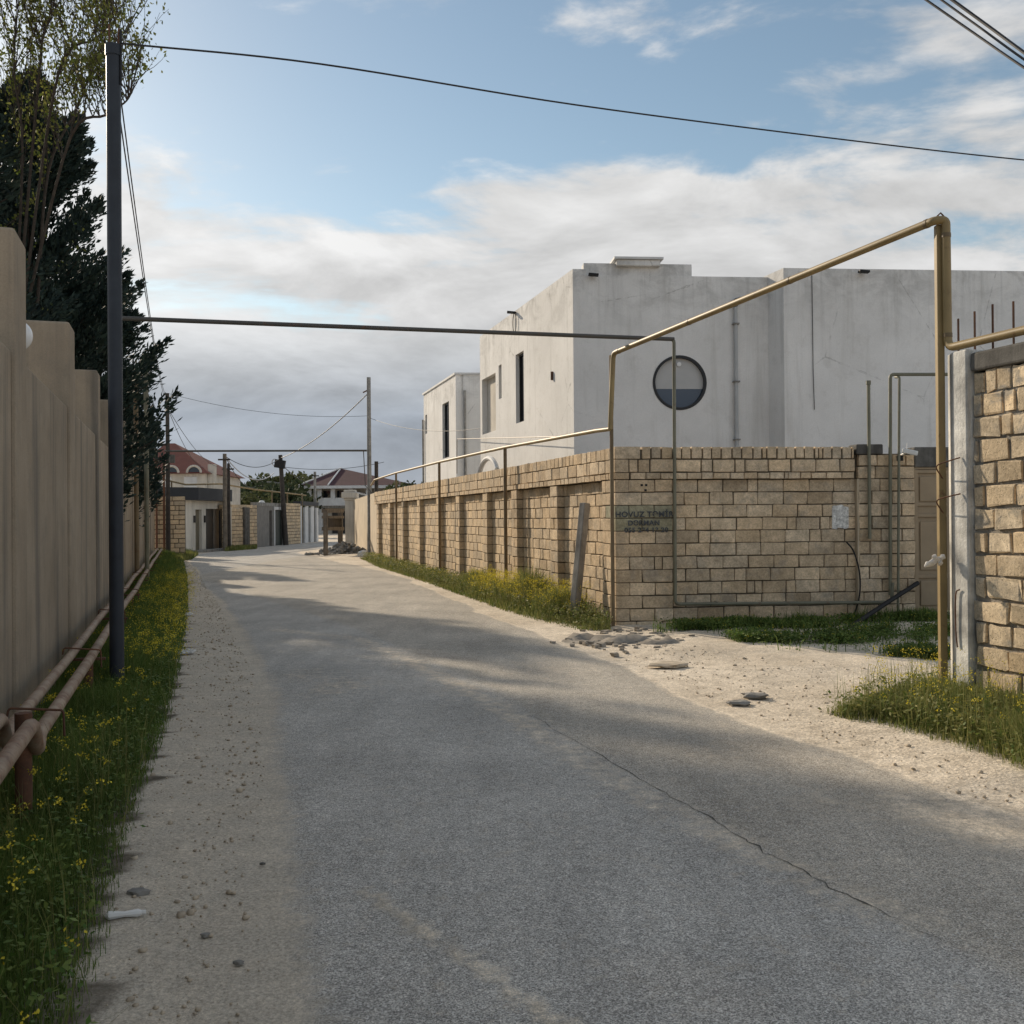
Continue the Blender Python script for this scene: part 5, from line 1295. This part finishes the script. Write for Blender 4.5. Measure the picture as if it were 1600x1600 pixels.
    # small houses on the hill
    for px, yb, yt, wpx, Y, lab in ((412, 770, 750, 17, 165, 'small pale house on the hillside left of leaning pole'), (475, 752, 745, 32, 210, 'low pale house near the hilltop right of leaning pole')):
        a = at(px - wpx / 2, yb, Y); b = at(px + wpx / 2, yt, Y); root = thing('hill_house', V(a.x, Y, 0), lab, 'house')
        MB().aabb(a.x, b.x, Y, Y + 8, hill_z(a.x, Y) - 2, b.z - .6).build('wall', m_cream, root)
        MB().aabb(a.x - .3, b.x + .3, Y - .3, Y + 8.3, b.z - .6, b.z - .2).build('roof', m_conc, root)
        for k in range(2):
            x = a.x + (b.x - a.x) * (.3 + .4 * k); MB().aabb(x - .4, x + .4, Y - .03, Y + .05, b.z - 1.9, b.z - 1.0).build('window', m_glass, root)
trees()

# ------------------------------------------------------------------ verge plants
def sample(poly, n, g, dens_fn=None):
    P = np.array(poly); lo = P.min(0); hi = P.max(0); out = []
    tot = 0
    while tot < n:
        q = g.uniform(lo, hi, (n * 3, 2)); q = q[in_poly(q[:, 0], q[:, 1], poly)]
        if dens_fn is not None: q = q[g.uniform(0, 1, len(q)) < dens_fn(q[:, 0], q[:, 1])]
        out.append(q); tot += len(q)
    return np.concatenate(out)[:n]
def blades(P, h, w, g, lean=.35):
    n = len(P); z = ground_z(P[:, 0], P[:, 1]) - .005
    az = g.uniform(0, 2 * math.pi, n); fa = g.uniform(0, 2 * math.pi, n)
    s = np.stack([np.cos(fa), np.sin(fa), np.zeros(n)], -1) * (w / 2)[:, None]
    b = np.stack([P[:, 0], P[:, 1], z], -1); l = np.stack([np.cos(az), np.sin(az), np.zeros(n)], -1)
    ln = np.abs(g.normal(0, lean, n))
    m = b + l * (ln * h * .3)[:, None]; m[:, 2] += h * .55
    t = b + l * (ln * h)[:, None]; t[:, 2] += h * (1 - .18 * ln)
    v = np.stack([b - s, b + s, m + s * .8, m - s * .8, t], 1).reshape(-1, 3)
    k = np.arange(n)[:, None] * 5
    f = np.concatenate([k + np.array([[0, 1, 2]]), k + np.array([[0, 2, 3]]), k + np.array([[3, 2, 4]])], 0)
    return v, f, t
def leaflets(P, zb, zt, size, g, per):
    n = len(P) * per; i = np.repeat(np.arange(len(P)), per); z = ground_z(P[:, 0], P[:, 1])
    c = np.stack([P[i, 0] + g.normal(0, .035, n), P[i, 1] + g.normal(0, .035, n), z[i] + g.uniform(0, 1, n) * (zt[i] - zb) + zb], -1)
    d = unit(g.normal(0, 1, (n, 3)) * np.array([1, 1, .4]) + np.array([0, 0, .3])); u = unit(np.cross(d, g.normal(0, .4, (n, 3)) + np.array([0, 0, 1])))
    return quads_from(c, d, u, g.uniform(.6, 1.4, n) * size, g.uniform(.5, 1.1, n) * size * .35)
def flowers(T, g, size, per):
    n = len(T) * per; i = np.repeat(np.arange(len(T)), per)
    c = T[i] + g.normal(0, 1, (n, 3)) * np.array([.016, .016, .012]) * np.clip(np.hypot(T[i, 0], T[i, 1]) / 9, .9, 1.6)[:, None]
    d = unit(g.normal(0, 1, (n, 3)) + np.array([0, 0, .4])); u = unit(np.cross(d, g.normal(0, 1, (n, 3))))
    return quads_from(c - d * size * .5, d, u, np.full(n, size) * g.uniform(.7, 1.3, n), np.full(n, size * .42))
def patch(name, poly, nb, hgt, wid, mat, seed, label, nflow=0, fpoly=None, fh=(.2, .4), fsize=.012, fper=7, leaf_n=0, leaf_s=.05, dens_fn=None, hfn=None):
    g = np.random.default_rng(seed); P = sample(poly, nb, g, dens_fn)
    h = hgt * g.uniform(.45, 1.35, nb) * (.75 + .45 * (vnoise(P[:, 0], P[:, 1], seed, 3, 3.) + .5))
    if hfn is not None: h = h * hfn(P[:, 0], P[:, 1])
    w = wid * g.uniform(.6, 1.4, nb)
    dist = np.clip(np.hypot(P[:, 0], P[:, 1]) / 7, .8, 3.0); w = w * dist
    v, f, t = blades(P, h, w, g)
    tag(np_mesh(name, v, f, mat), label, 'grass', kind='stuff')
    if leaf_n:
        Q = sample(poly, leaf_n, g, dens_fn); v, f = leaflets(Q, .02, np.full(leaf_n, hgt * .8), leaf_s, g, 5)
        tag(np_mesh('weeds', v, f, mat), 'broad leaved weeds mixed into ' + label, 'weeds', kind='stuff')
    if nflow:
        Q = sample(fpoly or poly, nflow, g, dens_fn); hh = g.uniform(*fh, nflow); ds = np.clip(np.hypot(Q[:, 0], Q[:, 1]) / 7, .8, 2.2)
        v, f, t = blades(Q, hh, np.full(nflow, .004) * ds, g, .25); v2, f2 = leaflets(Q, .03, hh * .8, .04, g, 4)
        tag(np_mesh('flower_stems', v, f, m_grassdry), 'thin stems of mustard flowers in ' + label, 'stems', kind='stuff')
        v, f = flowers(t, g, fsize, fper)
        tag(np_mesh('mustard_flowers', v, f, m_flower), 'small yellow mustard flowers in ' + label, 'flowers', kind='stuff')
def verges():
    edge = g2((130, 1640), (165, 1500), (200, 1330), (235, 1220), (265, 1130), (283, 1040), (294, 960), (293, 900), (286, 872))
    t_end = 42.0
    wl = [tuple(LW(t, -1.03)[:2]) for t in (43, 34, 26, 18, 12, 8, 5, 2.5)]
    poly = edge[:1] + edge[1:] + wl + [tuple(LW(2.2, -.45)[:2])]
    poly = [(edge[0][0] + .25, edge[0][1] - .9)] + poly
    e = np.array(edge)
    def near(x, y): return np.clip(9. / (y + 3.), .12, 1) * np.clip(seg_dist(x, y, edge) / .14, .12, 1)
    def hf(x, y): return np.clip(seg_dist(x, y, edge) / .45, .25, 1) * np.clip(.7 + y / 30., .7, 1.2)
    patch('verge_grass', poly, 190000, .25, .0042, m_grass, 1, 'dense green grass along the foot of left wall', 420, None, (.2, .44), .012, 13, 5000, .03, near, hf)
    g = np.random.default_rng(80); Q = sample(poly, 2600, g, near); v, f, t = blades(Q, g.uniform(.22, .52, 2600) * (.7 + .5 * (vnoise(Q[:, 0], Q[:, 1], 98, 3, 1.5) + .4)), np.full(2600, .0035), g, .45)
    tag(np_mesh('tall_grass', v, f, m_grassdry), 'pale uneven grass stalks standing above the left verge', 'grass', kind='stuff')
    fl = [tuple(LW(t, s)[:2]) for t, s in ((10.5, -.62), (26, -.6), (26, .35), (10.5, .02))]
    g = np.random.default_rng(77); n = 900; Q = sample(fl, n, g); hh = g.uniform(.2, .42, n)
    v, f, t = blades(Q, hh, np.full(n, .008), g, .25); v2, f2 = flowers(t, g, .013, 10)
    tag(np_mesh('mustard_flowers', v2, f2, m_flower), 'dense yellow mustard flowers on left verge beyond the dark steel pole', 'flowers', kind='stuff')
    # right verge along the long wall
    out = g2((955, 988), (905, 985), (860, 975), (790, 955), (720, 930), (650, 905), (590, 886), (560, 872))
    inn = [tuple((CWo + US * L + NS * .02)) for L in (25, 20, 15, 10, 5, 2, .25)]
    o_ = out
    def d2(x, y): return np.clip(seg_dist(x, y, o_) / .3, .1, 1)
    def hr(x, y): return np.clip(.6 + 1.0 * np.exp(-((y - 18.5) / 4.5) ** 2), .5, 1.6) * np.clip(seg_dist(x, y, o_) / .5, .25, 1) * np.clip(.8 + .8 * vnoise(x, y, 95, 3, 1.6), .3, 1.7)
    patch('verge_grass', out + inn, 52000, .34, .0055, m_grassdry, 2, 'weedy grass along the long stone wall', 420, None, (.15, .35), .014, 6, 5000, .04, d2, hr)
    g = np.random.default_rng(78); Q = sample([tuple(CWo + US * L + NS * s) for L, s in ((.9, .05), (6.8, .05), (6.5, .8), (1.2, .7))], 900, g, lambda x, y: np.clip(.5 + .9 * vnoise(x, y, 96, 3, 1.8), .05, 1)); hh = g.uniform(.25, .6, 900)
    v, f, t = blades(Q, hh, np.full(900, .008), g, .25); v2, f2 = flowers(t, g, .015, 10)
    tag(np_mesh('mustard_flowers', v2, f2, m_flower), 'thick yellow mustard flowers by the leaning concrete post', 'flowers', kind='stuff')
    tag(np_mesh('flower_stems', v, f, m_grassdry), 'tall stems of mustard plants by the leaning concrete post', 'stems', kind='stuff')
    # strip before the front wall
    fs = g2((1020, 992), (1090, 985), (1150, 1005), (1230, 1022), (1330, 1018), (1400, 1026), (1480, 1030)) + [tuple(CWo + FA * L + FN * .02) for L in (6.2, 4.6, 3, 1.5, .7)]
    def d3(x, y): return np.clip(-.02 + 1.9 * vnoise(x, y, 91, 4, 2.9), .02, 1)
    def h3(x, y): return np.clip(.7 + 1.0 * vnoise(x, y, 91, 4, 2.2), .3, 1.6)
    patch('verge_grass', fs, 8000, .14, .006, m_grass, 3, 'patchy low grass before the stone corner wall', 300, None, (.06, .18), .011, 5, 6000, .04, d3, h3)
    # near right clump
    cl = g2((1283, 1112), (1330, 1095), (1400, 1075), (1470, 1068), (1560, 1080), (1700, 1110), (1800, 1180), (1760, 1290), (1640, 1225), (1540, 1185), (1430, 1150), (1340, 1130))
    def d4(x, y): return np.clip(seg_dist(x, y, cl) / .25, .05, 1)
    patch('verge_grass', cl, 24000, .22, .005, m_grassdry, 4, 'bushy grass clump round the whitewashed pillar', 300, None, (.2, .5), .012, 8, 1600, .04, d4, lambda x, y: np.clip(seg_dist(x, y, cl) / .3, .35, 1) * np.clip(.8 + .9 * vnoise(x, y, 97, 3, 2.), .3, 1.6))
    g = np.random.default_rng(79); Q = sample(cl, 1500, g, d4); v, f, t = blades(Q, g.uniform(.2, .45, 1500), np.full(1500, .004), g, .3)
    tag(np_mesh('tall_grass', v, f, m_grassdry), 'tall thin grass stalks rising from clump round the whitewashed pillar', 'grass', kind='stuff')
    # far left grass below the gatehouse
    fg = g2((265, 880), (300, 874), (310, 867), (288, 864), (262, 868))
    patch('verge_grass', fg, 3000, .22, .012, m_grassdry, 6, 'grass tuft at base of the far tarred pole')
    fw = g2((352, 862), (400, 858.5), (402, 855.8), (350, 859.8))
    patch('verge_grass', fw, 2500, .22, .015, m_grassdry, 8, 'thin grass along the far block wall')
    # pebbles and grit
    g = np.random.default_rng(5)
    bm = bmesh.new(); bmesh.ops.create_icosphere(bm, subdivisions=1, radius=1); B = np.array([v.co for v in bm.verts]); BF = np.array([[v.index for v in f.verts] for f in bm.faces]); bm.free()
    L = [tuple(p) for p in RL[60:340:6]]
    polyA = edge + g2((300, 880), (345, 950), (400, 1060), (415, 1200), (395, 1400), (430, 1640))
    polyB = g2((1620, 1300), (1450, 1215), (1200, 1122), (1090, 1085), (960, 1025), (1000, 1000), (1200, 1030), (1480, 1045), (1300, 1110), (1420, 1160), (1620, 1240))
    P = np.concatenate([sample(polyA, 2600, g), sample(polyB, 700, g)]); n = len(P); s = np.exp(g.normal(-5.1, .5, n)); s = np.clip(s, .002, .022)
    z = np.maximum(ground_z(P[:, 0], P[:, 1]), -.005)
    v = B[None] * (s[:, None, None] * g.uniform(.6, 1.3, (n, 12, 1))) * np.array([1, 1, .65]) + np.stack([P[:, 0], P[:, 1], z + s * .2], -1)[:, None]
    f = (BF[None] + (np.arange(n) * 12)[:, None, None]).reshape(-1, 3)
    tag(np_mesh('pebbles', v.reshape(-1, 3), f, m_peb), 'loose pebbles and grit on the sandy shoulders', 'pebbles', kind='stuff')
    # litter and larger stones
    rr = random.Random(19); mb = MB()
    for i in range(150):
        px = rr.gauss(985, 42); py = rr.gauss(1000, 8); c = gp(px, py); sz = rr.uniform(.012, .05); q = [V(rr.gauss(0, 1), rr.gauss(0, 1), rr.gauss(0, .5)) for _ in range(8)]
        P_ = [V(a * sz * rr.uniform(.6, 1.2), b * sz * rr.uniform(.5, 1.1), d * sz * rr.uniform(.25, .6)) for a, b, d in ((-1, -1, -1), (1, -1, -1), (1, 1, -1), (-1, 1, -1), (-1, -1, 1), (1, -1, 1), (1, 1, 1), (-1, 1, 1))]
        a_ = rr.uniform(0, 6.28); P_ = [V(p.x * math.cos(a_) - p.y * math.sin(a_), p.x * math.sin(a_) + p.y * math.cos(a_), p.z) + c + V(0, 0, sz * .3) for p in P_]; mb.hexa(P_)
    tag(mb.build('broken_rubble', m_sack), 'broken angular rubble scattered round the canvas sacks', 'rubble', kind='stuff')
    def rock(px, py, s, lab, m=m_peb, sq=.55, name='stone_lump'):
        c = gp(px, py); k = random.Random(int(px)); mb = MB()
        bm = bmesh.new(); bmesh.ops.create_icosphere(bm, subdivisions=2, radius=1)
        for q in bm.verts: q.co *= k.uniform(.8, 1.12); q.co.z = max(-.6, min(.62, q.co.z))
        mb.add([c + V(q.co.x * s * (1 + .25 * math.sin(q.co.y * 5 + px)), q.co.y * s * .7 * (1 + .2 * math.sin(q.co.x * 4)), q.co.z * s * sq * k.uniform(.85, 1.1)) + V(0, 0, s * .12) for q in bm.verts], [tuple(v.index for v in f_.verts) for f_ in bm.faces]); bm.free()
        tag(mb.build(name, m), lab, 'stone')
    rock(1180, 1090, .12, 'larger flat grey stone lying in the sandy apron', m_conc, .35); rock(1155, 1100, .10, 'smaller flat grey stone left of another in the sandy apron', m_conc, .3)
    rock(215, 1398, .05, 'larger grey stone at the edge of left grass above the bottle', m_conc, .6); rock(320, 1462, .018, 'small grey stone on left shoulder right of the bottle', m_conc, .7)
    rock(372, 1505, .020, 'small stone on left shoulder lowest in view', m_conc, .6); rock(410, 1350, .014, 'tiny dark stone at edge of the asphalt', m_concdk, .6)
    rock(1045, 1042, .2, 'flat dark stone half buried near the canvas bundle', m_peb, .18)
    c = gp(195, 1436); d = V(.9, .25, 0).normalized()
    r = thing('plastic_bottle', c, 'crushed clear white bottle lying at edge of the left grass', 'bottle')
    MB().tube([c + d * t + V(0, 0, .02) for t in (-.07, -.06, .0, .05, .065)], [.010, .019, .011, .016, .009], 8).build('bottle_body', m_whitepl, r, True)
    MB().tube([c + d * t + V(0, 0, .02) for t in (.066, .08)], .009, 8).build('bottle_cap', m_whitepl, r, True)
    for px, py, w, lab in ((292, 963, .16, 'white scrap of paper on left shoulder farther up the road'), (290, 1023, .2, 'pale flattened cardboard scrap on left shoulder by the verge')):
        c = gp(px, py); vs = [c + V(x * w, y * w * .8, .02 + z) for x, y, z in ((-.5, -.4, 0), (.5, -.35, .01), (.55, .4, .03), (.0, .5, .05), (-.5, .35, .01))]
        mb = MB().add(vs + [p - V(0, 0, .006) for p in vs], [(0, 1, 2, 3, 4), (9, 8, 7, 6, 5)] + [(i, i + 5, (i + 1) % 5 + 5, (i + 1) % 5) for i in range(5)])
        tag(mb.build('paper_scrap', m_paper), lab, 'litter')
verges()
